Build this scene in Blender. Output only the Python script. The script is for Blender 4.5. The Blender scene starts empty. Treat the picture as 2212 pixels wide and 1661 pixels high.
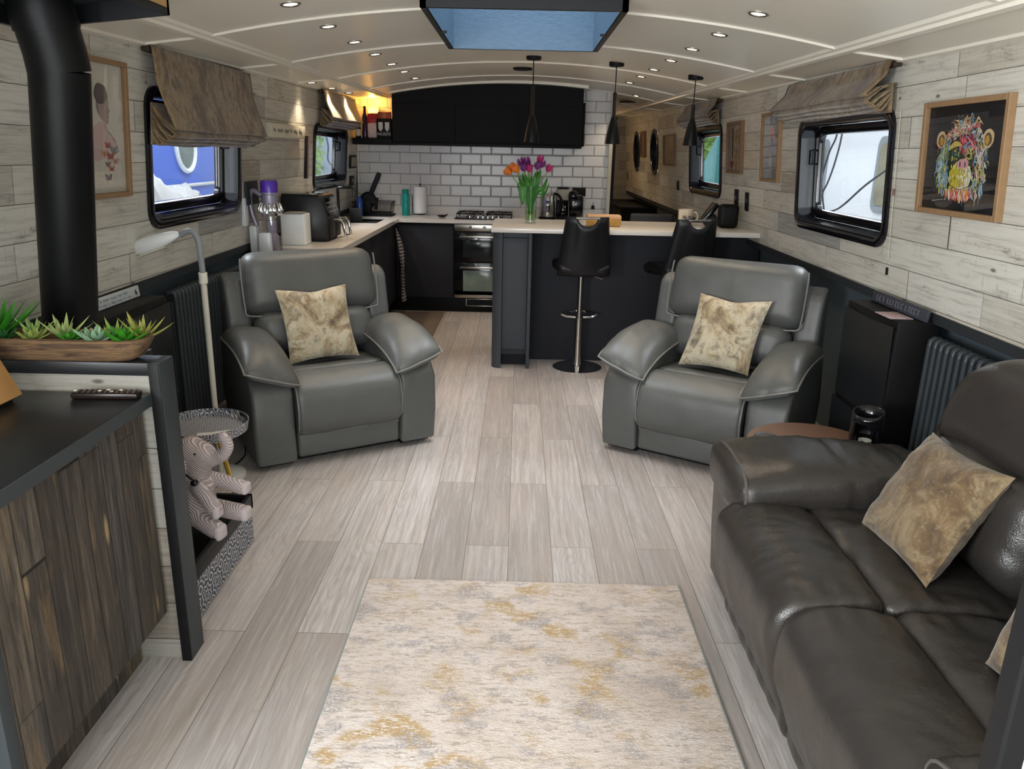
import bpy, bmesh, math, random
from mathutils import Vector, Matrix, noise
PI = math.pi
random.seed(11)
S = bpy.context.scene
COL = S.collection

# ---------------------------------------------------------------- camera, light, exposure
FPX, YAW, PITCH, ROLL = 1660.0, math.radians(-0.269), math.radians(16.696), math.radians(1.233)
CAMZ = 1.6
cam = bpy.data.cameras.new('camera'); camo = bpy.data.objects.new('camera', cam); COL.objects.link(camo)
cam.sensor_width = 36; cam.lens = FPX / 2212 * 36; cam.clip_start = 0.02
_f = Vector((math.sin(YAW)*math.cos(PITCH), math.cos(YAW)*math.cos(PITCH), -math.sin(PITCH)))
_r = Vector((math.cos(YAW), -math.sin(YAW), 0)); _u = _r.cross(_f)
_R = math.cos(ROLL)*_r + math.sin(ROLL)*_u; _U = -math.sin(ROLL)*_r + math.cos(ROLL)*_u
camo.matrix_world = Matrix(((_R.x, _U.x, -_f.x, 0), (_R.y, _U.y, -_f.y, 0), (_R.z, _U.z, -_f.z, CAMZ), (0, 0, 0, 1)))
S.camera = camo
S.view_settings.view_transform = 'Standard'; S.view_settings.look = 'None'
S.view_settings.exposure = 0.86; S.view_settings.gamma = 1.0; S.view_settings.use_curve_mapping = False
S.cycles.use_denoising = True
S.cycles.max_bounces = 8; S.cycles.diffuse_bounces = 4; S.cycles.glossy_bounces = 4; S.cycles.transparent_max_bounces = 12
S.cycles.sample_clamp_indirect = 6.0; S.cycles.caustics_reflective = False; S.cycles.caustics_refractive = False

W = bpy.data.worlds.new('world'); S.world = W; W.use_nodes = True
_bg = W.node_tree.nodes['Background']
_bg.inputs['Color'].default_value = (0.80, 0.90, 1.0, 1); _bg.inputs['Strength'].default_value = 1.15

def area(name, loc, target, sx, sy, power, col):
    l = bpy.data.lights.new(name, 'AREA'); l.shape = 'RECTANGLE'; l.size = sx; l.size_y = sy; l.energy = power; l.color = col
    o = bpy.data.objects.new(name, l); COL.objects.link(o); o.location = loc
    o.rotation_euler = (Vector(target)-Vector(loc)).to_track_quat('-Z', 'Y').to_euler()
    return o
area('daylight_front_doors', (0, -1.42, 1.32), (0.6, 3.4, 1.1), 2.5, 1.35, 48, (0.95, 0.98, 1.0))
area('daylight_side_doors', (-2.0, -.10, 1.45), (1.2, 1.7, .75), 1.35, .9, 94, (0.95, 0.98, 1.0))
area('daylight_skylight', (0, 4.0, 3.6), (0, 4.0, 0), 0.7, 1.1, 40, (0.86, 0.93, 1.0))
for _x, _y, _p in ((-1, 4.31, 26), (-1, 7.32, 22), (1, 4.37, 26), (1, 7.55, 22)):
    area('daylight_window', (_x*2.45, _y, 2.35), (_x*1.3, _y, 1.1), 1.2, .5, _p, (0.90, 0.95, 1.0))

# ---------------------------------------------------------------- node materials
def lin(c):
    if isinstance(c, str):
        c = c.lstrip('#'); c = [int(c[i:i+2], 16)/255 for i in (0, 2, 4)]
    else:
        c = [v/255 for v in c]
    return tuple((v/12.92 if v <= .04045 else ((v+.055)/1.055)**2.4) for v in c) + (1,)

class NT:
    def __init__(s, name):
        s.m = bpy.data.materials.new(name); s.m.use_nodes = True; s.t = s.m.node_tree
        s.b = s.t.nodes['Principled BSDF']; s.out = s.t.nodes['Material Output']
    def n(s, typ, ins=None, **props):
        nd = s.t.nodes.new('ShaderNode'+typ)
        for k, v in props.items(): setattr(nd, k, v)
        for k, v in (ins or {}).items(): s.set(nd, k, v)
        return nd
    def set(s, nd, k, v):
        i = nd.inputs[k]
        if isinstance(v, bpy.types.NodeSocket): s.t.links.new(v, i)
        elif hasattr(v, 'outputs'): s.t.links.new(v.outputs[0], i)
        else: i.default_value = v
    def math(s, op, a, b=0.0, c=0.0, clamp=False):
        nd = s.n('Math', {0: a, 1: b, 2: c}, operation=op); nd.use_clamp = clamp; return nd.outputs[0]
    def coord(s, which='Object'):
        return s.n('TexCoord').outputs[which]
    def xyz(s, v):
        nd = s.n('SeparateXYZ', {0: v}); return nd.outputs[0], nd.outputs[1], nd.outputs[2]
    def vec(s, x=0.0, y=0.0, z=0.0):
        return s.n('CombineXYZ', {0: x, 1: y, 2: z}).outputs[0]
    def scale(s, v, sc):
        nd = s.n('Mapping', {'Vector': v}); nd.inputs['Scale'].default_value = sc; return nd.outputs[0]
    def noise(s, v, scale, detail=4.0, rough=.55, dist=0.0, dim='3D'):
        return s.n('TexNoise', {'Vector': v, 'Scale': scale, 'Detail': detail, 'Roughness': rough, 'Distortion': dist}).outputs['Fac']
    def ramp(s, fac, stops, interp='LINEAR'):
        nd = s.n('ValToRGB', {0: fac}); cr = nd.color_ramp; cr.interpolation = interp
        while len(cr.elements) < len(stops): cr.elements.new(.5)
        for e, (p, c) in zip(cr.elements, stops):
            e.position = p; e.color = lin(c) if not isinstance(c, (int, float)) else (c, c, c, 1)
        return nd.outputs[0]
    def mix(s, fac, a, b, mode='MIX'):
        nd = s.n('Mix', data_type='RGBA', blend_type=mode)
        s.set(nd, 0, fac)
        for k, v in ((6, a), (7, b)):
            if isinstance(v, (str,)) : v = lin(v)
            s.set(nd, k, v)
        return nd.outputs[2]
    def white(s, v):
        return s.n('TexWhiteNoise', {'Vector': v}, noise_dimensions='3D').outputs[0]
    def bump(s, h, strength=.3, dist=.002, normal=None):
        nd = s.n('Bump', {'Height': h, 'Strength': strength, 'Distance': dist})
        if normal is not None: s.set(nd, 'Normal', normal)
        return nd.outputs[0]
    def fin(s, color=None, rough=None, normal=None, metal=None, spec=None, coat=None):
        if color is not None: s.set(s.b, 'Base Color', lin(color) if isinstance(color, str) else color)
        if rough is not None: s.set(s.b, 'Roughness', rough)
        if normal is not None: s.set(s.b, 'Normal', normal)
        if metal is not None: s.set(s.b, 'Metallic', metal)
        if spec is not None: s.set(s.b, 'Specular IOR Level', spec)
        if coat is not None: s.set(s.b, 'Coat Weight', coat)
        return s.m

def plain(name, col, rough=.5, metal=0.0, var=.06, nscale=14, spec=.3, coat=None, bumpy=0.0):
    t = NT(name); c = t.coord()
    n = t.noise(c, nscale, 3)
    base = lin(col)
    lo = tuple(v*(1-var) for v in base[:3])+(1,); hi = tuple(min(1, v*(1+var)) for v in base[:3])+(1,)
    cc = t.mix(n, lo, hi)
    rr = t.math('ADD', t.math('MULTIPLY', t.math('SUBTRACT', n, .5), .12*min(rough, .5)*2), rough, clamp=True)
    nm = t.bump(t.noise(c, nscale*8, 3), bumpy, .002) if bumpy else None
    return t.fin(cc, rr, nm, metal, spec, coat)

def cells(t, u, v, w, L, half=False, u0=0.0, v0=0.0):
    """rows of width w across v, boards of length L along u; returns row id, board id, edge distance in metres"""
    vr = t.math('DIVIDE', t.math('SUBTRACT', v, v0), w)
    row = t.math('FLOOR', vr); fv = t.math('FRACT', vr)
    if half:
        off = t.math('MULTIPLY', t.math('MODULO', t.math('ADD', row, 200.0), 2.0), .5)
    else:
        off = t.math('MULTIPLY', t.white(t.vec(row, 3.3, 1.7)), 9.0)
    ur = t.math('ADD', t.math('DIVIDE', t.math('SUBTRACT', u, u0), L), off)
    if not half:   # uneven board lengths
        ur = t.math('ADD', ur, t.math('MULTIPLY', t.math('SINE', t.math('MULTIPLY', ur, 3.9)), .22))
    colm = t.math('FLOOR', ur); fu = t.math('FRACT', ur)
    du = t.math('MULTIPLY', t.math('MINIMUM', fu, t.math('SUBTRACT', 1.0, fu)), L)
    dv = t.math('MULTIPLY', t.math('MINIMUM', fv, t.math('SUBTRACT', 1.0, fv)), w)
    return row, colm, t.math('MINIMUM', du, dv), fu, fv

def edge(t, d, lo, hi):
    return t.n('MapRange', {'Value': d, 'From Min': lo, 'From Max': hi, 'To Min': 0.0, 'To Max': 1.0}).outputs[0]

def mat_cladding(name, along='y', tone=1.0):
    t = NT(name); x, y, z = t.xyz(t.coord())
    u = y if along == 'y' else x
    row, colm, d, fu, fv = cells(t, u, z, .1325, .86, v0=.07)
    idn = t.white(t.vec(row, colm, 0.0)); id2 = t.white(t.vec(row, colm, 5.0))
    shift = t.math('MULTIPLY', idn, 31.0)
    p = t.vec(t.math('ADD', u, shift), z, t.math('MULTIPLY', id2, 9.0))
    grain = t.noise(t.scale(p, (2.2, 46, 1)), 1.6, 6, .62, .25)
    fine = t.noise(t.scale(p, (16, 110, 1)), 1.4, 4, .6)
    blot = t.noise(t.scale(p, (2.2, 5.5, 1)), 1.5, 5, .6, .6)
    cross = t.noise(t.scale(p, (75, 9, 1)), 1.3, 4, .7)
    base = t.ramp(idn, [(0, '#c4c1b8'), (.18, '#d0cdc4'), (.5, '#d8d6ce'), (.84, '#dfdfd9'), (.93, '#b9b9b5'), (1, '#a3a4a2')])
    warm = t.mix(t.ramp(id2, [(.72, 0.0), (1, .45)]), base, '#b39c80')
    c1 = t.mix(t.ramp(grain, [(.28, 0.55), (.50, 0.0)]), warm, '#8d8a84')
    c1 = t.mix(t.ramp(grain, [(.50, 0.0), (.75, .6)]), c1, '#e2e1db')
    c2 = t.mix(t.math('MULTIPLY', t.ramp(blot, [(.56, 0.0), (.70, .8)]), t.ramp(fine, [(.42, .0), (.62, 1.0)])), c1, '#6d675e')
    c3 = t.mix(t.math('MULTIPLY', t.ramp(cross, [(.60, 0.0), (.72, .55)]), t.ramp(blot, [(.40, 0.0), (.55, 1.0)])), c2, '#6a645b')
    vor = t.n('TexVoronoi', {'Vector': t.scale(p, (3.0, 7.5, 1)), 'Scale': 1.0, 'Randomness': 1.0}).outputs['Distance']
    c4 = t.mix(t.ramp(vor, [(.0, .85), (.035, .7), (.07, 0.0)]), c3, '#3f3a34')
    c5 = t.mix(edge(t, d, .0006, .0019), '#4a463f', c4)
    if tone < 1: c5 = t.mix(1.0, c5, (tone, tone*.985, tone*.95, 1), 'MULTIPLY')   # darkens and slightly warms the boards
    sp = t.noise(t.scale(p, (1, 1, 1)), 85.0, 3, .7); dens = t.noise(t.scale(p, (1.5, 3, 1)), 2.2, 3, .6)
    c5 = t.mix(t.math('MULTIPLY', t.ramp(sp, [(.62, 0.0), (.70, .75)]), t.ramp(dens, [(.48, .15), (.62, 1.0)])), c5, '#5b5750')
    h = t.math('ADD', t.math('MULTIPLY', grain, .35), edge(t, d, .0, .004))
    return t.fin(c5, .55, t.bump(h, .35, .003), spec=.35)

def mat_floor():
    t = NT('grey_oak_planks'); x, y, z = t.xyz(t.coord())
    row, colm, d, fu, fv = cells(t, y, x, .1803, 1.296, half=True, u0=2.939-1.296*10-.648, v0=-.3746-.1803*20)
    idn = t.white(t.vec(row, colm, 2.0)); id2 = t.white(t.vec(row, colm, 7.0))
    p = t.vec(t.math('ADD', y, t.math('MULTIPLY', idn, 37.0)), x, t.math('MULTIPLY', id2, 11.0))
    warp = t.noise(t.scale(p, (.9, 3.0, 1)), 1.4, 3, .5)
    ring = t.n('TexWave', {'Vector': t.vec(t.math('MULTIPLY', warp, .55), t.math('ADD', x, t.math('MULTIPLY', warp, .35)), 0.0),
                           'Scale': 17.0, 'Distortion': 2.2, 'Detail': 2.0, 'Detail Scale': 1.2}, wave_type='BANDS', bands_direction='Y').outputs[1]
    grain = t.noise(t.scale(p, (1.6, 42, 1)), 1.6, 6, .62, .3)
    fine = t.noise(t.scale(p, (7, 190, 1)), 1.3, 3, .6)
    base = t.ramp(idn, [(0, '#9b9593'), (.35, '#a8a3a1'), (.7, '#b5b0ae'), (1, '#bfbbb9')])
    c = t.mix(t.ramp(grain, [(.32, .62), (.58, 0.0)]), base, '#857d77')
    c = t.mix(t.ramp(grain, [(.55, 0.0), (.8, .5)]), c, '#cbc6c0')
    c = t.mix(t.math('MULTIPLY', t.ramp(ring, [(.0, .28), (.4, 0.0)]), t.ramp(warp, [(.35, 0.0), (.6, 1.0)])), c, '#847b74')
    c = t.mix(t.ramp(fine, [(.35, .3), (.55, 0.0)]), c, '#7f7872')
    c = t.mix(t.ramp(t.noise(t.scale(p, (1.2, 3, 1)), 1.2, 3), [(.45, 0.0), (.75, .35)]), c, '#b09f93')
    c = t.mix(edge(t, d, .0004, .0016), '#5d5751', c)
    h = t.math('ADD', t.math('MULTIPLY', grain, .2), edge(t, d, 0.0, .003))
    r = t.math('ADD', .42, t.math('MULTIPLY', grain, .12))
    return t.fin(c, r, t.bump(h, .25, .002), spec=.4)

def mat_darkwood(name, horiz=False):
    t = NT(name); x, y, z = t.xyz(t.coord())
    row, colm, d, fu, fv = cells(t, z, y, .092, .95, v0=.03)
    idn = t.white(t.vec(row, colm, 1.0)); id2 = t.white(t.vec(row, colm, 8.0))
    p = t.vec(t.math('ADD', z, t.math('MULTIPLY', idn, 23.0)), y, t.math('MULTIPLY', id2, 5.0))
    grain = t.noise(t.scale(p, (2.2, 38, 1)), 1.5, 7, .65, .6)
    fine = t.noise(t.scale(p, (10, 160, 1)), 1.4, 4, .65)
    blot = t.noise(t.scale(p, (1.5, 6, 1)), 1.6, 4, .6, .4)
    base = t.ramp(idn, [(0, '#3e3832'), (.3, '#4f4841'), (.6, '#5d554b'), (.85, '#4a4643'), (1, '#69604f')])
    c = t.mix(t.ramp(grain, [(.36, .85), (.55, 0.0)]), base, '#2a2725')
    c = t.mix(t.ramp(grain, [(.56, 0.0), (.75, .5)]), c, '#83786a')
    c = t.mix(t.ramp(blot, [(.56, 0.0), (.70, .5)]), c, '#8b7350')
    c = t.mix(t.ramp(fine, [(.38, .5), (.5, 0.0)]), c, '#25211e')
    vor = t.n('TexVoronoi', {'Vector': t.scale(p, (2.1, 8.6, 1)), 'Scale': 1.0, 'Randomness': 1.0}).outputs['Distance']
    c = t.mix(t.ramp(vor, [(.0, .9), (.05, .85), (.11, 0.0)]), c, '#a08a66')
    c = t.mix(t.ramp(vor, [(.0, .9), (.018, .6), (.03, 0.0)]), c, '#5e4327')
    c = t.mix(edge(t, d, .0005, .0018), '#151311', c)
    return t.fin(c, .6, t.bump(t.math('ADD', t.math('MULTIPLY', grain, .5), edge(t, d, 0., .003)), .4, .003), spec=.3)

def mat_tiles():
    t = NT('white_metro_tiles'); x, y, z = t.xyz(t.coord())
    row, colm, d, fu, fv = cells(t, x, z, .1095, .2165, half=True, u0=-1.177-2.165*2, v0=1.593-1.095*2)
    idn = t.white(t.vec(row, colm, 0.0))
    c = t.ramp(idn, [(0, '#d2d0cf'), (1, '#dddbd9')])
    c = t.mix(edge(t, d, .0012, .0024), '#4c4a49', c)
    h = edge(t, d, .001, .012)
    r = t.math('SUBTRACT', .65, t.math('MULTIPLY', edge(t, d, .0012, .0025), .42))
    return t.fin(c, r, t.bump(h, .8, .004), spec=.4)

def mat_leather(name, col, rough=.36, crease=.5):
    t = NT(name); c = t.coord()
    vor = t.n('TexVoronoi', {'Vector': c, 'Scale': 300.0}).outputs['Distance']
    big = t.noise(c, 5.0, 5, .6, .8); mid = t.noise(c, 26.0, 4, .6, .5)
    cr = t.n('TexVoronoi', {'Vector': t.n('Mix', {0: .12, 4: c, 5: t.n('TexNoise', {'Vector': c, 'Scale': 4.0}).outputs['Color']}, data_type='VECTOR').outputs[1], 'Scale': 17.0}, feature='DISTANCE_TO_EDGE').outputs['Distance']
    crk = t.ramp(cr, [(0.0, 0.0), (.10, 1.0)])
    b = lin(col)
    cc = t.mix(big, tuple(v*.82 for v in b[:3])+(1,), tuple(v*1.22 for v in b[:3])+(1,))
    h = t.math('ADD', t.math('MULTIPLY', vor, .25), t.math('ADD', t.math('MULTIPLY', big, 2.2*crease), t.math('MULTIPLY', mid, .8*crease)))
    h = t.math('ADD', h, t.math('MULTIPLY', crk, .05*crease))
    r = t.math('ADD', rough-.06, t.math('MULTIPLY', mid, .12))
    return t.fin(cc, r, t.bump(h, .4, .004), spec=.5)

def mat_velvet(name, stops, sc=(1, 1, 1), dark='#4b3f33', streak=(1, 1, 1), dist=.9):
    t = NT(name); c = t.coord('Object')
    v = t.scale(c, sc)
    n1 = t.noise(v, 5.0, 8, .68, dist); n2 = t.noise(t.scale(c, streak), 17.0, 6, .7, .4); n3 = t.noise(v, 95.0, 3, .6)
    col = t.ramp(n1, stops)
    col = t.mix(t.ramp(n2, [(.50, 0.0), (.68, .75)]), col, dark)
    col = t.mix(t.ramp(n3, [(.57, 0.0), (.80, .18)]), col, '#e3d8c1')
    t.b.inputs['Sheen Weight'].default_value = .25
    return t.fin(col, .8, t.bump(t.math('ADD', n3, n1), .25, .003), spec=.2)

def mat_rug():
    t = NT('abstract_rug_pile'); c = t.coord(); x, y, z = t.xyz(c)
    big = t.noise(t.scale(c, (1, 1.5, 1)), 2.6, 6, .62, .3)
    streak = t.noise(t.scale(c, (1, 7.0, 1)), 9.0, 6, .72, .1)
    spk = t.noise(t.scale(c, (1, 2.6, 1)), 46.0, 4, .7); spk2 = t.noise(t.scale(c, (1, 2.2, 1)), 95.0, 3, .7)
    base = t.ramp(big, [(.32, '#b8aaa0'), (.46, '#ccbfb7'), (.58, '#d5cac5'), (.72, '#c1b5ae')])
    worn = t.math('MULTIPLY', t.ramp(streak, [(.44, 0.0), (.60, 1.0)]), t.ramp(spk, [(.47, 0.0), (.53, .85)]))
    col = t.mix(worn, base, '#998a79')
    gold = t.noise(t.scale(c, (1, 1.25, 1)), 6.5, 2, .5, .0); zone = t.noise(t.scale(c, (1, 1, 1)), 2.0, 2, .5)
    g = t.math('MULTIPLY', t.math('MULTIPLY', t.ramp(gold, [(.52, 0.0), (.60, 1.0)]), t.ramp(zone, [(.42, .25), (.56, 1.0)])), t.ramp(spk, [(.42, 0.0), (.48, .85)]))
    col = t.mix(g, col, '#ab8a4a')
    gr = t.noise(t.scale(c, (1, 1.4, 1)), 7.5, 3, .6, .2)
    gg = t.math('MULTIPLY', t.ramp(gr, [(.53, 0.0), (.61, .95)]), t.ramp(spk2, [(.47, 0.0), (.53, 1.0)]))
    col = t.mix(gg, col, '#858287')
    col = t.mix(t.ramp(spk2, [(.56, 0.0), (.70, .6)]), col, '#ebe4df')
    t.b.inputs['Sheen Weight'].default_value = .3
    return t.fin(col, .95, t.bump(t.math('ADD', spk2, spk), .6, .006), spec=.1)

def mat_pattern(name, a, b, sc):
    """moroccan-style tile print: rings and petals repeated in squares"""
    t = NT(name); x, y, z = t.xyz(t.coord())
    u = t.math('SUBTRACT', t.math('FRACT', t.math('DIVIDE', t.math('ADD', x, y), sc)), .5)
    v = t.math('SUBTRACT', t.math('FRACT', t.math('DIVIDE', t.math('ADD', z, t.math('SUBTRACT', x, y)), sc)), .5)
    if name.startswith('hearth'):
        u = t.math('SUBTRACT', t.math('FRACT', t.math('DIVIDE', y, sc)), .5); v = t.math('SUBTRACT', t.math('FRACT', t.math('DIVIDE', z, sc)), .5)
    r = t.math('SQRT', t.math('ADD', t.math('MULTIPLY', u, u), t.math('MULTIPLY', v, v)))
    a_ = t.math('ARCTAN2', v, u)
    pet = t.math('MULTIPLY', t.math('ABSOLUTE', t.math('COSINE', t.math('MULTIPLY', a_, 4.0))), .12)
    w = t.math('SINE', t.math('MULTIPLY', t.math('ADD', r, pet), 30.0))
    f = t.ramp(w, [(.50, 0.0), (.62, 1.0)])
    return t.fin(t.mix(f, a, b), .35)

def emit(name, col, s):
    t = NT(name); t.b.inputs['Emission Color'].default_value = lin(col); t.b.inputs['Emission Strength'].default_value = s
    n = t.noise(t.coord(), 30, 2)
    return t.fin(t.mix(n, col, '#ffffff'), .4)

def glassy(name, tint=(1, 1, 1), refl=.08, rough=.0):
    t = NT(name)
    tr = t.n('BsdfTransparent'); tr.inputs[0].default_value = tint + (1,)
    gl = t.n('BsdfGlossy'); gl.inputs['Roughness'].default_value = rough
    fa = t.n('LayerWeight').outputs['Facing']   # same from both sides of a pane
    f = t.math('ADD', t.math('MULTIPLY', t.math('POWER', fa, 4.0), .55), refl*.35, clamp=True)
    mx = t.n('MixShader', {0: f}); t.t.links.new(tr.outputs[0], mx.inputs[1]); t.t.links.new(gl.outputs[0], mx.inputs[2])
    t.t.links.new(mx.outputs[0], t.out.inputs['Surface'])
    return t.m

def mat_attr(name, rough=.5):
    t = NT(name); a = t.n('Attribute', attribute_name='Col')
    n = t.noise(t.coord(), 90, 3)
    c = t.mix(.12, a.outputs[0], t.mix(n, '#000000', '#ffffff'), 'OVERLAY')
    return t.fin(c, rough)

M = {}
M['clad'] = mat_cladding('whitewashed_boards', 'y', .92); M['clad_x'] = mat_cladding('whitewashed_boards_cross', 'x', .45)  # low cross tone paints dimness into the partition boards, besides browner planks
M['floor'] = mat_floor(); M['darkwood'] = mat_darkwood('reclaimed_dark_boards'); M['tiles'] = mat_tiles()
M['ceil'] = plain('cream_gloss_panel', '#efeadc', .34, var=.02, nscale=2.5, coat=.0)
M['ceiltrim'] = plain('cream_trim', '#f0ebdd', .35, var=.03)
M['slate'] = plain('slate_blue_paint', '#525e65', .6)
M['gun'] = plain('dark_grey_trim', '#2c3033', .5)
M['black'] = plain('black_matt', '#111112', .55, spec=.2)
M['blackgloss'] = plain('black_gloss', '#101014', .16, coat=.4)
M['blackmetal'] = plain('black_metal', '#1b1d1f', .42, .3)
M['charcoal'] = plain('charcoal_laminate', '#40444a', .55, spec=.2)
M['charcoal2'] = plain('graphite_cabinet', '#2d2e34', .6, spec=.15)
M['blackcab'] = plain('black_cabinet', '#111112', .6, spec=.15)
M['worktop'] = plain('pale_quartz', '#dcd7d1', .18, var=.04, nscale=160, spec=.5)
M['slab'] = plain('black_laminate', '#1d1e20', .3)
M['slabedge'] = plain('anthracite_edge', '#33393c', .45)
M['steel'] = plain('brushed_steel', '#b9b4ac', .25, 1.0)
M['chrome'] = plain('chrome', '#d8d8d8', .08, 1.0)
M['leather'] = mat_leather('grey_leather', '#515352', .40, .5)
M['leather2'] = mat_leather('dark_brown_grey_leather', '#2f2c2a', .30, .9)
M['piping'] = plain('leather_piping', '#757471', .4)
M['piping2'] = plain('dark_leather_piping', '#55514e', .45)
M['velvetA'] = mat_velvet('mottled_velvet_light', [(.30, '#5f5444'), (.40, '#86765e'), (.48, '#ab9d82'), (.55, '#bdb5a0'), (.62, '#877c6a'), (.70, '#57504a')])
M['velvetB'] = mat_velvet('mottled_velvet_brown', [(.28, '#33291e'), (.40, '#574532'), (.49, '#6d5940'), (.57, '#85745a'), (.64, '#5b4936'), (.75, '#382d22')])
M['blind'] = mat_velvet('blind_fabric', [(.30, '#3f3121'), (.42, '#64503a'), (.50, '#80694c'), (.57, '#968466'), (.64, '#68543c'), (.74, '#413424')], sc=(2.0, 1.15, 1), dark='#4a3d2f', streak=(1.7, .8, 1), dist=.15)
M['rug'] = mat_rug()
M['blindrail'] = plain('dark_blind_rail', '#3a3128', .8)
M['mat'] = plain('brown_speckled_mat', '#6f6257', .95, var=.5, nscale=160, bumpy=.8)
M['oak'] = plain('oak_frame', '#957757', .5, var=.2, nscale=30)
M['oakdark'] = plain('walnut_frame', '#7a5f47', .5, var=.2, nscale=30)
M['white'] = plain('white_plastic', '#d8dcdd', .3)
M['whitepaint'] = plain('white_paint', '#c9c9c4', .5)
M['cream'] = plain('cream_paint', '#c9c2ae', .5)
M['glass'] = glassy('window_glass')
M['cglass'] = glassy('clear_glass', (.93, .97, .94), .15)
M['smoke'] = glassy('smoked_glass', (.30, .30, .33), .3)
M['art'] = mat_attr('artwork_paint', .35)
M['hearth_tile'] = mat_pattern('hearth_tile_print', '#3c4250', '#c6c8cc', .095)
M['tray_print'] = mat_pattern('tray_print', '#4a5164', '#c9c5bc', .07)
M['lamp_on'] = emit('lamp_warm_white', '#ffe6c4', 9.0)

# ---------------------------------------------------------------- mesh helpers
class MB:
    def __init__(s): s.v = []; s.f = []; s.mi = []; s.c = []; s.cur = 0; s.col = None
    def add(s, vs, fs, T=None):
        o = len(s.v)
        s.v += [tuple(T @ Vector(p)) if T is not None else tuple(p) for p in vs]
        for f in fs: s.f.append([i+o for i in f]); s.mi.append(s.cur); s.c.append(s.col)
        return s
    def box(s, x0, x1, y0, y1, z0, z1, T=None):
        return s.add([(x, y, z) for x in (x0, x1) for y in (y0, y1) for z in (z0, z1)],
                     [(0, 1, 3, 2), (4, 6, 7, 5), (0, 4, 5, 1), (2, 3, 7, 6), (0, 2, 6, 4), (1, 5, 7, 3)], T)
    def rbox(s, x0, x1, y0, y1, z0, z1, r=.01, seg=2, T=None):
        bm = bmesh.new(); bmesh.ops.create_cube(bm, size=1)
        for v in bm.verts: v.co = Vector(((x0+x1)/2+v.co.x*(x1-x0), (y0+y1)/2+v.co.y*(y1-y0), (z0+z1)/2+v.co.z*(z1-z0)))
        r = min(r, abs(x1-x0)*.49, abs(y1-y0)*.49, abs(z1-z0)*.49)
        bmesh.ops.bevel(bm, geom=bm.edges[:], offset=r, segments=seg, profile=.5, affect='EDGES')
        s.add([v.co.copy() for v in bm.verts], [[v.index for v in f.verts] for f in bm.faces] if not bm.verts.index_update() else [], T); bm.free()
        return s
    def tube(s, pts, r, n=10, T=None, caps=True, closed=False):
        pts = [Vector(p) for p in pts]; m = len(pts); vs = []; fs = []
        rr = r if isinstance(r, (list, tuple)) else [r]*m
        up = None
        for i, p in enumerate(pts):
            a = pts[(i-1) % m] if (i > 0 or closed) else p; b = pts[(i+1) % m] if (i < m-1 or closed) else p
            d = (b-a); d = d.normalized() if d.length > 1e-9 else Vector((0, 0, 1))
            if up is None:
                up = Vector((0, 0, 1)) if abs(d.z) < .9 else Vector((1, 0, 0))
            sd = d.cross(up); sd = sd.normalized() if sd.length > 1e-6 else d.orthogonal().normalized()
            up = sd.cross(d).normalized()
            for k in range(n):
                an = 2*PI*k/n; vs.append(p + (sd*math.cos(an)+up*math.sin(an))*rr[i])
        L = m if closed else m-1
        for i in range(L):
            for k in range(n):
                j = (i+1) % m
                fs.append((i*n+k, i*n+(k+1) % n, j*n+(k+1) % n, j*n+k))
        if caps and not closed:
            fs.append(tuple(range(n))[::-1]); fs.append(tuple((m-1)*n+k for k in range(n)))
        return s.add(vs, fs, T)
    def lathe(s, prof, n=24, T=None, cap=True):
        vs = []; fs = []
        for (r, z) in prof:
            for k in range(n): vs.append((r*math.cos(2*PI*k/n), r*math.sin(2*PI*k/n), z))
        for i in range(len(prof)-1):
            for k in range(n):
                fs.append((i*n+k, i*n+(k+1) % n, (i+1)*n+(k+1) % n, (i+1)*n+k))
        if cap:
            if prof[0][0] > 1e-5: fs.append(tuple(range(n))[::-1])
            if prof[-1][0] > 1e-5: fs.append(tuple((len(prof)-1)*n+k for k in range(n)))
        return s.add(vs, fs, T)
    def grid(s, fn, nu, nv, T=None, flip=False, wrapu=False):
        vs = [fn(i/nu, j/nv) for j in range(nv+1) for i in range(nu+1)]
        fs = []
        for j in range(nv):
            for i in range(nu):
                q = (j*(nu+1)+i, j*(nu+1)+i+1, (j+1)*(nu+1)+i+1, (j+1)*(nu+1)+i)
                fs.append(q[::-1] if flip else q)
        return s.add(vs, fs, T)
    def poly(s, pts, z0, z1, T=None):
        """extrude a 2D outline (x,y) between z0 and z1"""
        n = len(pts)
        vs = [(x, y, z0) for x, y in pts]+[(x, y, z1) for x, y in pts]
        return s.add(vs, [tuple(range(n))[::-1], tuple(range(n, 2*n))]+[(i, (i+1) % n, n+(i+1) % n, n+i) for i in range(n)], T)
    def loft(s, prof, stations, fmap, T=None):
        """closed profile (a,b) repeated at stations (t, inset) and mapped to 3D; insets round the ends"""
        n = len(prof); ca = sum(p[0] for p in prof)/n; cb = sum(p[1] for p in prof)/n
        ha = max(abs(p[0]-ca) for p in prof); hb = max(abs(p[1]-cb) for p in prof); vs = []; fs = []
        for t_, ins in stations:
            for a, b in prof: vs.append(fmap(t_, ca+(a-ca)*(1-ins/ha), cb+(b-cb)*(1-ins/hb)))
        m = len(stations)
        for i in range(m-1):
            for k in range(n): fs.append((i*n+k, i*n+(k+1) % n, (i+1)*n+(k+1) % n, (i+1)*n+k))
        fs.append(tuple(range(n))[::-1]); fs.append(tuple((m-1)*n+k for k in range(n)))
        return s.add(vs, fs, T)
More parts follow.
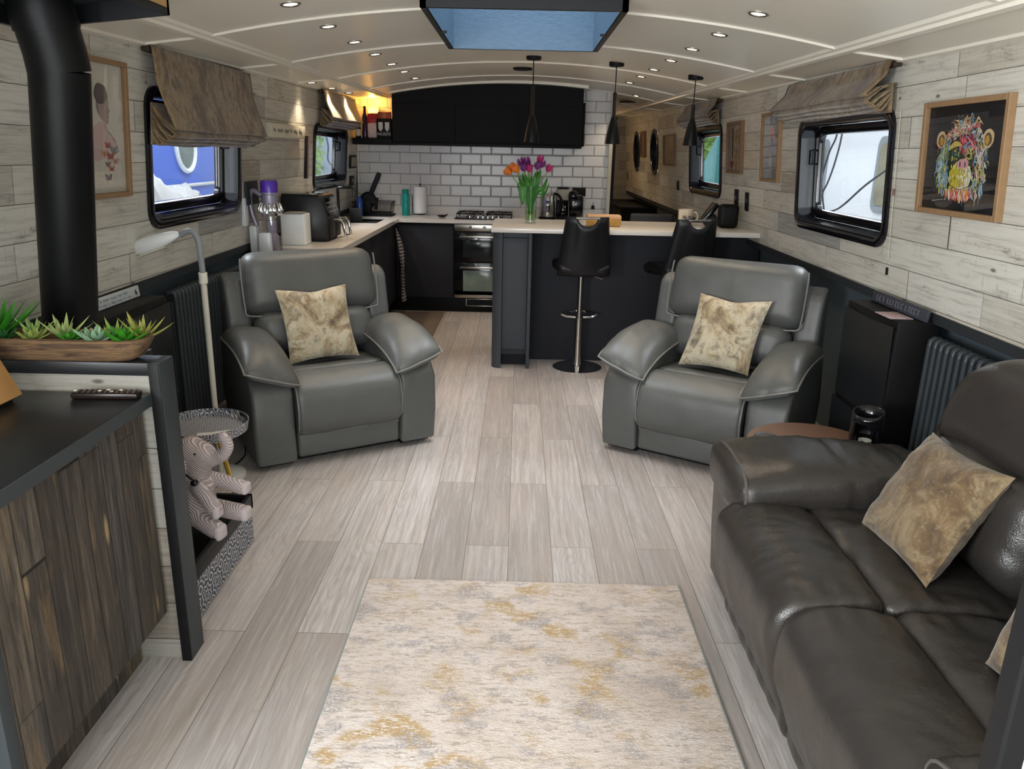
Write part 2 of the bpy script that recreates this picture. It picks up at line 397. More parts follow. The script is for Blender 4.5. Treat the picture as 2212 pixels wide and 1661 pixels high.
    def build(s, name, mats, parent=None, smooth=True, ang=40, world=False, origin=None):
        me = bpy.data.meshes.new(name)
        vs = s.v
        if parent is not None and world:
            l = parent.location; vs = [(a-l.x, b-l.y, c-l.z) for a, b, c in vs]
        if origin is not None: vs = [(a-origin[0], b-origin[1], c-origin[2]) for a, b, c in vs]
        me.from_pydata(vs, [], s.f)
        bm = bmesh.new(); bm.from_mesh(me); bmesh.ops.recalc_face_normals(bm, faces=bm.faces[:]) if getattr(s, 'recalc', True) else None
        bm.to_mesh(me); bm.free()
        if any(c is not None for c in s.c):
            at = me.color_attributes.new('Col', 'FLOAT_COLOR', 'CORNER')
            for p, c in zip(me.polygons, s.c):
                for li in p.loop_indices: at.data[li].color = c or (1, 1, 1, 1)
        if not isinstance(mats, (list, tuple)): mats = [mats]
        for m in mats: me.materials.append(M[m] if isinstance(m, str) else m)
        me.polygons.foreach_set('material_index', s.mi)
        if smooth:
            me.polygons.foreach_set('use_smooth', [True]*len(me.polygons))
            me.set_sharp_from_angle(angle=math.radians(ang))
        me.update()
        o = bpy.data.objects.new(name, me); COL.objects.link(o)
        if origin is not None: o.location = origin
        if parent is not None: o.parent = parent
        return o

def tag(o, label=None, cat=None, group=None, kind=None):
    if label: o['label'] = label
    if cat: o['category'] = cat
    if group: o['group'] = group
    if kind: o['kind'] = kind
    return o
def thing(name, label, cat, loc=(0, 0, 0), rz=0.0, group=None, mat=None, kind=None):
    o = bpy.data.objects.new(name, None); COL.objects.link(o); o.empty_display_size = .1
    if mat is not None: o.matrix_world = mat
    else: o.location = loc; o.rotation_euler = (0, 0, rz)
    return tag(o, label, cat, group, kind)
def copy_tree(o, parent=None):
    c = o.copy(); COL.objects.link(c); c.parent = parent
    for ch in list(o.children): copy_tree(ch, c)
    return c
def text(body, size, mat, parent, loc, rot=(0, 0, 0), ext=.0006, name='lettering', align='CENTER', sx=1.0):
    cu = bpy.data.curves.new(name, 'FONT'); cu.body = body; cu.size = size; cu.extrude = ext; cu.align_x = align; cu.align_y = 'CENTER'
    tmp = bpy.data.objects.new('tmp', cu); COL.objects.link(tmp)
    dg = bpy.context.evaluated_depsgraph_get(); me = bpy.data.meshes.new_from_object(tmp.evaluated_get(dg))
    COL.objects.unlink(tmp); bpy.data.objects.remove(tmp)
    me.materials.clear(); me.materials.append(M[mat] if isinstance(mat, str) else mat)
    o = bpy.data.objects.new(name, me); COL.objects.link(o); o.parent = parent; o.location = loc; o.rotation_euler = rot; o.scale = (sx, 1, 1)
    return o
def cat_rom(pts, per=4, closed=True):
    out = []; n = len(pts)
    for i in range(n if closed else n-1):
        p0, p1, p2, p3 = (pts[(i-1) % n] if closed or i > 0 else pts[i]), pts[i], pts[(i+1) % n], (pts[(i+2) % n] if closed or i < n-2 else pts[(i+1) % n])
        for k in range(per):
            t = k/per; t2 = t*t; t3 = t2*t
            out.append(tuple(.5*((2*b)+(c-a)*t+(2*a-5*b+4*c-d)*t2+(3*b-a-3*c+d)*t3) for a, b, c, d in zip(p0, p1, p2, p3)))
    if not closed: out.append(tuple(pts[-1]))
    return out
def ends(t0, t1, r, k=4, mid=6):
    st = []
    for i in range(k+1):
        a = PI/2*i/k; st.append((t0+r*(1-math.cos(a)), r*(1-math.sin(a))))
    for i in range(1, mid): st.append((t0+r+(t1-t0-2*r)*i/mid, 0))
    for i in range(k, -1, -1):
        a = PI/2*i/k; st.append((t1-r*(1-math.cos(a)), r*(1-math.sin(a))))
    return st
def wob(p, amp, sc, seed=0.0):
    return amp*noise.noise(Vector(p)*sc+Vector((seed, seed*1.7, 0)))
def softbox(mb, hx, hy, hz, r, n=12, fn=None, T=None):
    """rounded block with a fine grid; fn moves points"""
    idx = {}; vs = []; fs = []
    def pt(a, b, c):
        k = (a, b, c)
        if k not in idx:
            p = Vector(((a/n*2-1)*hx, (b/n*2-1)*hy, (c/n*2-1)*hz))
            q = Vector((max(-hx+r, min(hx-r, p.x)), max(-hy+r, min(hy-r, p.y)), max(-hz+r, min(hz-r, p.z))))
            d = p-q
            if d.length > 1e-9: p = q+d.normalized()*r
            idx[k] = len(vs); vs.append(fn(p) if fn else p)
        return idx[k]
    for i in range(n):
        for j in range(n):
            for c in (0, n):
                fs.append((pt(i, j, c), pt(i+1, j, c), pt(i+1, j+1, c), pt(i, j+1, c)))
                fs.append((pt(i, c, j), pt(i+1, c, j), pt(i+1, c, j+1), pt(i, c, j+1)))
                fs.append((pt(c, i, j), pt(c, i+1, j), pt(c, i+1, j+1), pt(c, i, j+1)))
    return mb.add(vs, fs, T)

# wall frame: local x = along the wall (to the right as seen from inside), y = up the leaning wall, z = into the room
TUM = .075
def xw(z): return 1.74-TUM*(z-1.5)
def wallM(side, Y, z):
    k = math.sqrt(1+TUM*TUM)
    v = Vector((-TUM*side, 0, 1))/k; u = Vector((0, -side, 0)); n = u.cross(v)
    o = Vector((side*xw(z), Y, z))
    return Matrix(((u.x, v.x, n.x, o.x), (u.y, v.y, n.y, o.y), (u.z, v.z, n.z, o.z), (0, 0, 0, 1)))
def zg(Y): return .983+.0072*(Y-2.6)
def zt(Y): return 2.035+.017*(Y-3.7)
def cz(x, y):
    ax = abs(x); a = 2.09+.016*(y-4.88)
    if ax <= 1.4: return 2.235-.074*x*x+.016*(y-4.88)
    return a+(zt(y)-a)*(ax-1.4)/.30

# ================================================================ the setting
def struct(o): o['kind'] = 'structure'; return o
YE, YF = 13.25, -1.35
mb = MB(); mb.box(-1.95, 1.95, YF, YE, -.06, 0); struct(mb.build('floor', 'floor', smooth=False))

WINS = [  # side, Yc, zc, half width, half height, round
    (-1, 4.31, 1.542, .62, .328, False), (-1, 7.32, 1.54, .64, .275, False),
    (1, 4.37, 1.522, .635, .325, False), (1, 7.55, 1.575, .65, .315, False),
    (1, 10.38, 1.66, .29, .29, True), (1, 11.95, 1.67, .29, .29, True)]
for side, nm in ((-1, 'wall_left'), (1, 'wall_right')):
    holes = []
    for s_, yc, zc, hw, hh, rd in WINS:
        if s_ != side: continue
        m = .055 if rd else .035
        a = (hw-.055)*.99 if rd else hw-m; b = (hh-.055)*.99 if rd else hh-m
        holes.append((yc-a, yc+a, zc-b, zc+b))
    if side < 0: holes.append((-.80, .60, 1.02, 1.90))
    br = sorted(set([YF, YE]+[round(YF+.7*i, 3) for i in range(1, 21)]+[h[0] for h in holes]+[h[1] for h in holes]))
    mb = MB()
    for y0, y1 in zip(br, br[1:]):
        ym = (y0+y1)/2; segs = [(None, None)]
        for h in holes:
            if h[0] < ym < h[1]: segs = [(None, h[2]), (h[3], None)]
        for lo, hi in segs:
            q = []
            for y, w in ((y0, 'a'), (y1, 'b')):
                a = zg(y) if lo is None else lo; b = zt(y)+.01 if hi is None else hi
                q.append((y, a, b))
            (ya, a0, b0), (yb, a1, b1) = q
            mb.add([(side*xw(a0), ya, a0), (side*xw(a1), yb, a1), (side*xw(b1), yb, b1), (side*xw(b0), ya, b0)], [(0, 1, 2, 3)])
    w = struct(mb.build(nm, 'clad', smooth=False))
    mb = MB()
    for y0, y1 in ((YF, 5), (5, YE)):
        mb.add([(side*1.93, y0, 0), (side*1.93, y1, 0), (side*1.90, y1, zg(y1)-.04), (side*1.90, y0, zg(y0)-.04)], [(0, 1, 2, 3)])
    mb.build('lower_panel', 'slate', w, smooth=False)
    mb = MB(); e = side*xw(1.0)
    for y0, y1 in ((YF, 5), (5, YE)):
        g0, g1 = zg(y0), zg(y1)
        mb.add([(e-side*.008, y0, g0), (e-side*.008, y1, g1), (e-side*.008, y1, g1-.042), (e-side*.008, y0, g0-.042),
                (side*1.93, y0, g0-.042), (side*1.93, y1, g1-.042), (e, y0, g0), (e, y1, g1)],
               [(0, 1, 2, 3), (3, 2, 5, 4), (0, 6, 7, 1)])
    struct(mb.build('trim_1', 'gun', smooth=False))

# arched ceiling with the skylight opening
SX, SY0, SY1 = .385, 3.38, 4.60
xs = sorted(set([-1.74, -1.7, -1.4, 1.4, 1.7, 1.74, -SX, SX]+[round(-1.4+.14*i, 3) for i in range(1, 20)]))
ys = [YF, 0, 1.5, 2.6, SY0, SY1, 6, 7.5, 9, 11, YE]
mb = MB()
for x0, x1 in zip(xs, xs[1:]):
    for y0, y1 in zip(ys, ys[1:]):
        if -SX-.001 < (x0+x1)/2 < SX+.001 and y0 >= SY0-.001 and y1 <= SY1+.001: continue
        mb.add([(x0, y0, cz(x0, y0)), (x1, y0, cz(x1, y0)), (x1, y1, cz(x1, y1)), (x0, y1, cz(x0, y1))], [(0, 1, 2, 3)])
struct(mb.build('ceiling', 'ceil', ang=20))
def batten_y(Y, w=.022, h=.009):
    mb = MB()
    def seg(pts):
        for (xa, xb) in zip(pts, pts[1:]):
            v = []
            for x in (xa, xb):
                for (dy, dz) in ((-w, .004), (-w*.6, -h), (w*.6, -h), (w, .004)): v.append((x, Y+dy, cz(x, Y+dy)+dz))
            mb.add(v, [(0, 1, 5, 4), (1, 2, 6, 5), (2, 3, 7, 6), (0, 4, 7, 3)])
    if SY0 < Y < SY1:
        seg([-1.69, -1.4]+[-1.36+.0975*i for i in range(11)]); seg([.385+.0975*i for i in range(11)]+[1.4, 1.69])
    else: seg([-1.69, -1.4]+[-1.33+.133*i for i in range(21)]+[1.4, 1.69])
    struct(mb.build('trim_2', 'ceiltrim', ang=20))
for Y in (.02, 1.24, 2.46, 3.68, 4.90, 6.12, 7.34, 8.42, 9.78, 11.0, 12.2): batten_y(Y)
for s_ in (-1, 1):
    for x, w_, h_ in ((1.40, .045, .010), (1.405, .020, .020), (1.685, .022, .010)):
        mb = MB(); v = []
        for y in (YF, YE):
            for dx, dz in ((-w_, .004), (-w_*.7, -h_), (w_*.7, -h_), (w_, .004)): v.append((s_*(x+dx), y, cz(x+dx, y)+dz))
        mb.add(v, [(0, 1, 5, 4), (1, 2, 6, 5), (2, 3, 7, 6)]); struct(mb.build('trim_3', 'ceiltrim', smooth=False))

# skylight: dark coaming, pale blue lining, wet glass on top
sk = thing('window_7', None, None, (0, (SY0+SY1)/2, 2.15), kind='structure')
mb = MB(); zb = 2.152
for (a, b, c, d) in ((-SX-.03, SX+.03, SY0-.03, SY0-.005), (-SX-.03, SX+.03, SY1+.005, SY1+.03), (-SX-.03, -SX-.005, SY0-.03, SY1+.03), (SX+.005, SX+.03, SY0-.03, SY1+.03)):
    mb.box(a, b, c, d, zb, 2.27)
for s_ in (-1, 1): mb.box(s_*(SX-.006)-.012, s_*(SX-.006)+.012, 4.0, 4.015, zb-.004, zb+.006)
mb.build('frame', 'blackmetal', sk, smooth=False, world=True)
t = NT('skylight_lining'); c = t.coord()
nz = t.noise(t.scale(c, (1, 1, 5)), 18, 5, .7, .5)
M['skylining'] = t.fin(t.mix(nz, '#34495c', '#506a80'), .30, t.bump(t.noise(t.scale(c, (1, 1, 3)), 55, 4), .5, .004))
mb = MB(); zc_ = 2.62
for q in (((-SX, SY0), (SX, SY0)), ((SX, SY0), (SX, SY1)), ((SX, SY1), (-SX, SY1)), ((-SX, SY1), (-SX, SY0))):
    (xa, ya), (xb, yb) = q; mb.add([(xa, ya, zb), (xb, yb, zb), (xb*1.0, yb, zc_), (xa, ya, zc_)], [(0, 1, 2, 3)])
mb.build('lining', 'skylining', sk, smooth=False, world=True)
mb = MB()
mb.box(-SX, SX, SY0, SY1, zc_, zc_+.006); mb.build('glass', 'glass', sk, smooth=False, world=True)

# windows
def rrect(hw, hh, r, k=7):
    p = []
    for cx, cy, a0 in ((hw-r, hh-r, 0), (-hw+r, hh-r, 90), (-hw+r, -hh+r, 180), (hw-r, -hh+r, 270)):
        for i in range(k): a = math.radians(a0+90*i/(k-1)); p.append((cx+r*math.cos(a), cy+r*math.sin(a)))
    return p
def rings(mb, loops, close=False):
    n = len(loops[0][0]); vs = []
    for pts, z in loops: vs += [(x, y, z) for x, y in pts]
    fs = []
    for i in range(len(loops)-1):
        for k in range(n): fs.append((i*n+k, i*n+(k+1) % n, (i+1)*n+(k+1) % n, (i+1)*n+k))
    mb.recalc = False
    return mb.add(vs, fs)
for i, (side, yc, zc, hw, hh, rd) in enumerate(WINS):
    T = wallM(side, yc, zc)
    w = thing('window_%d' % (i+1), None, None, mat=T, kind='structure')
    R = (lambda a, b, r: rrect(a, b, min(a, b), 12)) if rd else rrect
    o = 0.0
    mb = MB(); rings(mb, [(R(hw, hh, .10), -.004), (R(hw, hh, .10), .012), (R(hw-.006, hh-.006, .095), .016), (R(hw-.040, hh-.040, .075), .016), (R(hw-.050, hh-.050, .07), .008), (R(hw-.056, hh-.056, .068), -.100)])
    mb.build('frame', 'blackgloss', w)
    g = .035 if rd else .05
    mb = MB(); rings(mb, [(R(hw-.056, hh-.056, .068), -.085), (R(hw-.062, hh-.062, .066), -.080), (R(hw-.05-g, hh-.05-g, .05), -.080), (R(hw-.056-g, hh-.056-g, .048), -.088), (R(hw-.056-g, hh-.056-g, .048), -.115)])
    mb.build('glazing_frame', 'blackgloss', w)
    mb = MB(); p = R(hw-.054-g, hh-.054-g, .048); mb.poly(p, -.108, -.102); mb.build('glass', 'glass', w, smooth=False)
    if not rd:
        mb = MB()
        for x in (-1, 1): mb.rbox(x*(hw-.16)-.012, x*(hw-.16)+.012, hh-.115, hh-.095, -.080, -.066, .003)
        mb.tube([(hw-.085 if side < 0 else -hw+.085, .05, -.08), (hw-.085 if side < 0 else -hw+.085, .05, -.055), (hw-.085 if side < 0 else -hw+.085, .13, -.055), (hw-.085 if side < 0 else -hw+.085, .13, -.08)], .006, 8)
        mb.build('handle', 'blackmetal', w)

# tiled partition at the back of the galley
mb = MB(); n = 24; X0, X1 = -1.74, .93; v = []
for yy in (8.5, 8.6):
    for i in range(n+1):
        x = X0+(X1-X0)*i/n; v += [(x, yy, 0), (x, yy, cz(x, yy)+.01)]
fs = []
for i in range(n): fs.append((2*i, 2*i+2, 2*i+3, 2*i+1)); o2 = 2*(n+1); fs.append((o2+2*i, o2+2*i+1, o2+2*i+3, o2+2*i+2))
mb.add(v, fs); struct(mb.build('wall_back', 'tiles', smooth=False))
mb = MB(); mb.box(.93, .965, 8.47, 8.63, 0, 2.235); struct(mb.build('trim_4', 'cream', smooth=False))
mb = MB(); mb.box(-1.74, .80, 8.472, 8.5, .95, 1.045); struct(mb.build('trim_5', 'worktop', smooth=False))
# curved cream cornice over the tall cupboards
mb = MB(); v = []
for i in range(21):
    x = -1.31+(.65+1.31)*i/20
    z = 2.262-.074*(x+.05)**2
    v += [(x, 8.03, z+.028), (x, 8.03, z), (x, 8.49, z), (x, 8.49, z+.028)]
fs = []
for i in range(20):
    for k in range(4): fs.append((4*i+k, 4*i+(k+1) % 4, 4*i+4+(k+1) % 4, 4*i+4+k))
mb.add(v, fs); struct(mb.build('trim_6', 'ceiltrim', smooth=False))
# far end of the boat, beyond the passage
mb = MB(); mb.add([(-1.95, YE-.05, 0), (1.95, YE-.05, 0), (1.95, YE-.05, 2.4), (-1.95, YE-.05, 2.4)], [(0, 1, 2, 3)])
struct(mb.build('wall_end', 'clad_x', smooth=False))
# near end: dark wall round a wide glazed doorway (behind the camera)
mb = MB()
for a in ((-1.95, -1.3, 0, 2.3), (1.3, 1.95, 0, 2.3), (-1.3, 1.3, 2.0, 2.3), (-1.3, 1.3, 0, .55)): mb.box(a[0], a[1], YF-.05, YF, a[2], a[3])
struct(mb.build('wall_front', 'whitepaint', smooth=False))
dr = thing('door_2', None, None, (0, YF, .55), kind='structure')
mb = MB()
for x in (-1.3, -.43, .43, 1.27): mb.box(x, x+.03, YF-.04, YF-.01, .55, 2.0)
mb.box(-1.3, 1.3, YF-.04, YF-.01, .55, .58); mb.build('frame', 'blackmetal', dr, smooth=False, world=True)
dr = thing('door_4', None, None, (-1.76, -.1, 1.0), kind='structure')
mb = MB()
for y in (-.80, -.10, .57): mb.box(-1.80, -1.72, y, y+.03, 1.02, 1.90)
mb.box(-1.80, -1.72, -.80, .60, 1.87, 1.90); mb.box(-1.80, -1.74, -.80, .60, 1.0, 1.03); mb.build('frame', 'blackmetal', dr, smooth=False, world=True)
# black door standing open in the passage opening
d = thing('door_1', None, None, (1.0, 8.64, 0), kind='structure')
mb = MB(); mb.box(.985, 1.02, 8.66, 9.38, .01, 2.0); mb.build('leaf', 'blackcab', d, smooth=False, world=True)
mb = MB(); mb.tube([(1.02, 9.28, 1.0), (1.06, 9.28, 1.0), (1.06, 9.18, 1.0)], .009, 8); mb.build('handle', 'steel', d, world=True)
# low black framed half door at the right foreground, just short of the sofa
d = thing('door_3', None, None, (.70, .68, 0), kind='structure')
mb = MB(); mb.rbox(.517, .544, .665, .695, 0, 1.25, .003); mb.box(.544, .96, .668, .692, 1.225, 1.25); mb.box(.544, .96, .668, .692, 0, .04); mb.build('frame', 'black', d, smooth=False, world=True)
mb = MB(); mb.box(.547, .96, .674, .686, .04, 1.225); mb.build('leaf', 'white', d, smooth=False, world=True)

# ---------------------------------------------------------------- downlights
def downlight(x, y, i, label, group):
    z = cz(x, y); nx = (cz(x+.02, y)-cz(x-.02, y))/.04
    nrm = Vector((nx, -.016, -1)).normalized()
    q = Vector((0, 0, -1)).rotation_difference(nrm)
    T = Matrix.Translation((x, y, z)) @ q.to_matrix().to_4x4()
    t = thing('downlight', label, 'light', group=group, mat=T)
    mb = MB(); mb.lathe([(.041, .002), (.041, -.004), (.036, -.007), (.029, -.005), (.027, .0)], 20, cap=False); mb.build('bezel', 'steel', t)
    mb = MB(); mb.lathe([(.0, -.0025), (.0275, -.0025)], 16, cap=False); mb.build('lamp', 'lamp_on', t)
    l = bpy.data.lights.new('downlight_lamp', 'SPOT'); l.energy = 8.0; l.spot_size = math.radians(105); l.spot_blend = .7; l.color = (1.0, .80, .58); l.shadow_soft_size = .025
    o = bpy.data.objects.new('downlight_lamp', l); COL.objects.link(o)
    o.location = Vector((x, y, z))+nrm*.015; o.rotation_euler = nrm.to_track_quat('-Z', 'Y').to_euler()
    return t
ordn = ['nearest', 'second nearest', 'third nearest', 'fourth nearest', 'fifth nearest', 'sixth nearest', 'farthest']
for s_, nm in ((-1, 'left'), (1, 'right')):
    for i, y in enumerate((3.31, 3.93, 4.53, 5.15, 5.79, 6.40, 7.05)):
        downlight(s_*.918, y, i, '%s lit recessed downlight in the long %s row on the arched ceiling' % (ordn[i], nm), 'recessed ceiling downlights')
for i, y in enumerate((6.23, 6.89, 7.56)):
    downlight(-1.60, y, i, '%s of three lit downlights on the ceiling edge above the left galley worktop' % ('nearest', 'middle', 'farthest')[i], 'recessed ceiling downlights')
for i, (x, y) in enumerate(((1.155, 8.3), (1.18, 9.84), (1.2, 11.4))):
    downlight(x, y, i, '%s lit downlight on the ceiling of the passage beyond the tiled wall' % ('nearest', 'middle', 'farthest')[i], 'recessed ceiling downlights')
l = bpy.data.lights.new('passage_lamp', 'POINT'); l.energy = 8; l.color = (1, .66, .36); l.shadow_soft_size = .05
o = bpy.data.objects.new('passage_lamp', l); COL.objects.link(o); o.location = (.2, 11.6, 1.95)

# ---------------------------------------------------------------- outside the windows
M['bluehull'] = plain('blue_hull_paint', '#4668c4', .3, var=.12, nscale=3)
hb = thing('moored_boat', 'blue narrowboat side with oval porthole seen through the left window', 'boat', (-3.1, 5.2, -.5))
mb = MB(); mb.rbox(-3.7, -3.1, 1.5, 10.2, -.8, 2.6, .05); mb.build('cabin_side', 'bluehull', hb, world=True)
mb = MB(); mb.tube([(-3.09, 1.5, 1.25), (-3.09, 10.2, 1.262)], .016, 8); mb.build('coach_line', 'whitepaint', hb, world=True)
mb = MB(); mb.tube([(-3.085, 7.37+.205*math.cos(2*PI*k/36), 1.60+.215*math.sin(2*PI*k/36)) for k in range(36)], .022, 8, closed=True); mb.build('porthole_ring', 'white', hb, world=True)
mb = MB(); mb.lathe([(0, 0), (.20, 0)], 32, Matrix.Translation((-3.088, 7.37, 1.60)) @ Matrix.Rotation(PI/2, 4, 'Y'), cap=False); mb.build('porthole_glass', plain('porthole_dark', '#6b7671', .1, var=.6, nscale=9), hb, world=True)
gb = thing('moored_boat', 'pale grey-blue boat side seen through the far left window above the tap', 'boat', (-3.2, 13, -.5))
mb = MB(); mb.rbox(-3.8, -3.1, 12.15, 16.5, -.8, 2.6, .05); mb.build('cabin_side', plain('pale_blue_hull', '#a9b6c2', .35, var=.15, nscale=5), gb, world=True)
mb = MB(); mb.tube(cat_rom([(-3.0, 12.3, 1.9), (-3.0, 12.5, 1.66), (-3.0, 12.45, 1.45), (-3.0, 12.9, 1.33), (-3.0, 13.6, 1.30)], 5, False), .014, 6); mb.build('hose', plain('grey_hose', '#7f8890', .5), gb, world=True)
mb = MB()
def tarp(u, v):
    y = 4.55+1.65*u; x = -2.25-.75*v
    h = 1.02+.33*math.sin(PI*min(1, u*1.05))**.8*math.sin(PI*min(1, v*1.2))**.6
    return (x+wob((x, y, h), .10, 3), y, h+wob((x, y, h), .15, 4.5, 4)+abs(wob((x, y, 1), .12, 9, 8)))
mb.recalc = False; mb.grid(tarp, 40, 24)
o = tag(mb.build('tarpaulin', plain('pale_tarp', '#b9b9b6', .6, var=.12, nscale=5)), 'crumpled pale grey tarpaulin outside the large left window', 'tarpaulin')
wb = thing('moored_boat', 'white boat side with two grey framed windows seen through the right window', 'boat', (3.2, 5.5, -.5))
mb = MB(); mb.rbox(3.1, 3.8, 4.6, 12.3, -.8, 2.7, .05); mb.build('cabin_side', plain('white_hull', '#e3e6ea', .35, var=.02), wb, world=True)
for yc, hw in ((6.28, .70), (8.78, .68)):
    T = Matrix(((0, 0, -1, 3.10), (1, 0, 0, yc), (0, 1, 0, 1.495), (0, 0, 0, 1)))
    mb = MB(); mb.poly(rrect(hw, .315, .09), -.01, .015, T); mb.build('window_surround', plain('grey_surround', '#8b9299', .3), wb, world=True)
    mb = MB(); mb.poly(rrect(hw-.06, .255, .06), .015, .022, T); mb.build('window_pane', plain('boat_window', '#8a8672', .1, var=.6, nscale=4), wb, world=True)
for pts, lab in (([(2.5, 6.40, 2.3), (2.5, 6.42, 1.88), (2.5, 6.44, 1.77), (2.5, 6.55, 1.64), (2.52, 6.75, 1.3)], 'knotted dark rope hanging steeply outside the right window, left of the plain one'),
                 ([(2.5, 6.30, 2.3), (2.5, 6.32, 1.875), (2.5, 6.36, 1.66), (2.5, 6.50, 1.41), (2.5, 6.72, 1.26), (2.5, 6.9, 1.2)], 'plain dark rope curving down beside the knotted rope outside the right window'),
                 ([(2.5, 5.2, 1.66), (2.5, 5.415, 1.57), (2.5, 5.77, 1.436), (2.5, 6.1, 1.28), (2.5, 6.29, 1.22), (2.5, 6.55, 1.19)], 'dark rope sagging in a long shallow curve outside the right window'),
                 ([(2.52, 6.85, 2.3), (2.52, 6.76, 1.62), (2.52, 6.50, 1.15)], 'thin nearly straight rope crossing the others outside the right window')):
    tag(MB().tube(cat_rom(pts, 5, False), .0075, 8).build('mooring_rope', plain('grey_rope', '#3f4146', .7)), lab, 'rope', 'ropes outside the right window')
mb = MB(); mb.poly([(12.34, .6), (12.42, 1.96), (13.5, 1.38), (13.45, .6)], 3.02, 3.7, Matrix(((0, 0, 1, 0), (1, 0, 0, 0), (0, 1, 0, 0), (0, 0, 0, 1))))
tag(mb.build('boat_cover', plain('teal_canvas', '#4f9c9b', .6, var=.35, nscale=4), smooth=False), 'teal canvas boat cover seen through the farther right window', 'cover')
def foliage(name, c, rad, n, col, label, q0=.05, q1=.10):
    mb = MB(); rnd = random.Random(5)
    for _ in range(n):
        d = Vector((rnd.gauss(0, 1), rnd.gauss(0, 1), rnd.gauss(0, 1))).normalized()*rnd.uniform(.3, 1)
        p = Vector(c)+Vector((d.x*rad[0], d.y*rad[1], d.z*rad[2]))
        a = Vector((rnd.gauss(0, 1), rnd.gauss(0, 1), rnd.gauss(0, 1))).normalized(); b = a.orthogonal().normalized()
        q = rnd.uniform(q0, q1)
        mb.add([p-a*q, p+b*q*.5, p+a*q, p-b*q*.5], [(0, 1, 2, 3)])
    return tag(mb.build(name, plain('foliage_'+col[1:], col, .7, var=.5, nscale=3), smooth=False), label, 'tree')
foliage('tree', (5.6, 21.0, 1.6), (1.6, 3.4, 2.6), 2600, '#7f9b4e', 'green leafy tree seen through the farther right window', .14, .26)
foliage('tree', (-3.15, 11.55, 1.5), (.30, .50, 1.0), 900, '#9fc07a', 'pale green bush outside the farther left window beside the tap', .04, .08)

# ================================================================ blinds
def blind(side, y0, y1, ztop, zf, zh, nf, label):
    """roman blind: flat panel leaning out to a stack of folds, then a hem"""
    yc = (y0+y1)/2; hw = (y1-y0)/2
    T = wallM(side, yc, ztop); t = thing('roman_blind', label, 'blind', mat=T)
    f = zf-ztop; h = zh-ztop
    mb = MB(); mb.rbox(-hw, hw, -.03, .004, .004, .040, .004); mb.build('headrail', 'blindrail', t)
    def sheet(prof, nm, seed, flare=0.0):
        mb = MB(); n = 22; m = len(prof)-1
        def fn(u, v):
            i = min(m, int(round(v*m))); a, b = prof[i]
            x = (u*2-1)*hw*(1+flare*v)
            return (x, b+.004*math.sin(u*9+seed)*v, a+wob((x*2, b*3, seed), .010, 2.5)*min(1, v*3))
        mb.recalc = False
        mb.grid(fn, n, m); o = mb.build(nm, 'blind', t, ang=60)
        md = o.modifiers.new('thick', 'SOLIDIFY'); md.thickness = .005
        return o
    lp = []
    for (a0, b0), (a1, b1), q in (((.048, 0), (.070, f*.45), 5), ((.070, f*.45), (nf, f), 6), ((nf, f), (nf-.006, f-.005), 1), ((nf-.006, f-.005), (nf*.62, f+.030), 2), ((nf*.62, f+.03), (.05, f*.74), 2)):
        for i in range(q): lp.append((a0+(a1-a0)*i/q, b0+(b1-b0)*i/q))
    lp.append((.05, f*.74))
    sheet(lp, 'panel', 1, .012)
    k = 3
    for i in range(k):
        a = nf-.010-.030*i; z = f-.026-.019*i
        sheet([(.045, f*.80-.02*i), (a*.6, z+.045), (a-.01, z+.012), (a+.004, z-.004), (a-.010, z-.012), (a*.6, z+.018), (.040, f*.84-.02*i)], 'fold', 3+i)
    sheet([(.036, f*.7), (.034, h+.02), (.030, h)], 'hem', 8)
    return t
blind(-1, 3.68, 4.97, 2.035, 1.690, 1.605, .150, 'mottled brown roman blind half lowered over the large left window')
blind(-1, 6.78, 8.05, 2.085, 1.875, 1.795, .130, 'mottled brown roman blind over the far left window above the galley sink')
blind(1, 3.72, 5.10, 2.042, 1.905, 1.822, .155, 'mottled brown roman blind gathered above the large right window')
blind(1, 6.90, 8.22, 2.088, 1.965, 1.880, .140, 'mottled brown roman blind above the smaller right window past the pendants')

# ================================================================ pictures
def picture(side, y0, y1, z0, z1, name, label, fr='oak', fw=.020, dep=.028, paint=None, bg='#d8d5cc', sub='artwork', glass=True, cat='picture'):
    yc, zc = (y0+y1)/2, (z0+z1)/2; hw, hh = (y1-y0)/2, (z1-z0)/2
    t = thing(name, label, cat, mat=wallM(side, yc, zc))
    mb = MB()
    for a in ((-hw, -hw+fw, -hh, hh), (hw-fw, hw, -hh, hh), (-hw+fw, hw-fw, hh-fw, hh), (-hw+fw, hw-fw, -hh, -hh+fw)): mb.rbox(a[0], a[1], a[2], a[3], .0, dep, .002, 1)
    mb.build('frame', fr, t, smooth=False)
    mb = MB(); mb.col = lin(bg); mb.box(-hw+fw, hw-fw, -hh+fw, hh-fw, .002, .008)
    if paint: paint(mb, hw-fw, hh-fw)
    mb.build(sub, 'art', t, smooth=False)
    if glass:
        mb = MB(); mb.box(-hw+fw, hw-fw, -hh+fw, hh-fw, .018, .019); mb.build('glass', 'glass', t, smooth=False)
    return t
def blobp(mb, cx, cy, rx, ry, col, z, jag=.2, n=14, rnd=random, rot=0.0):
    mb.col = lin(col); p = []
    for k in range(n):
        a = 2*PI*k/n; r = 1+rnd.uniform(-jag, jag); x, y = rx*r*math.cos(a), ry*r*math.sin(a)
        p.append((cx+x*math.cos(rot)-y*math.sin(rot), cy+x*math.sin(rot)+y*math.cos(rot), z))
    mb.add(p, [tuple(range(n))])
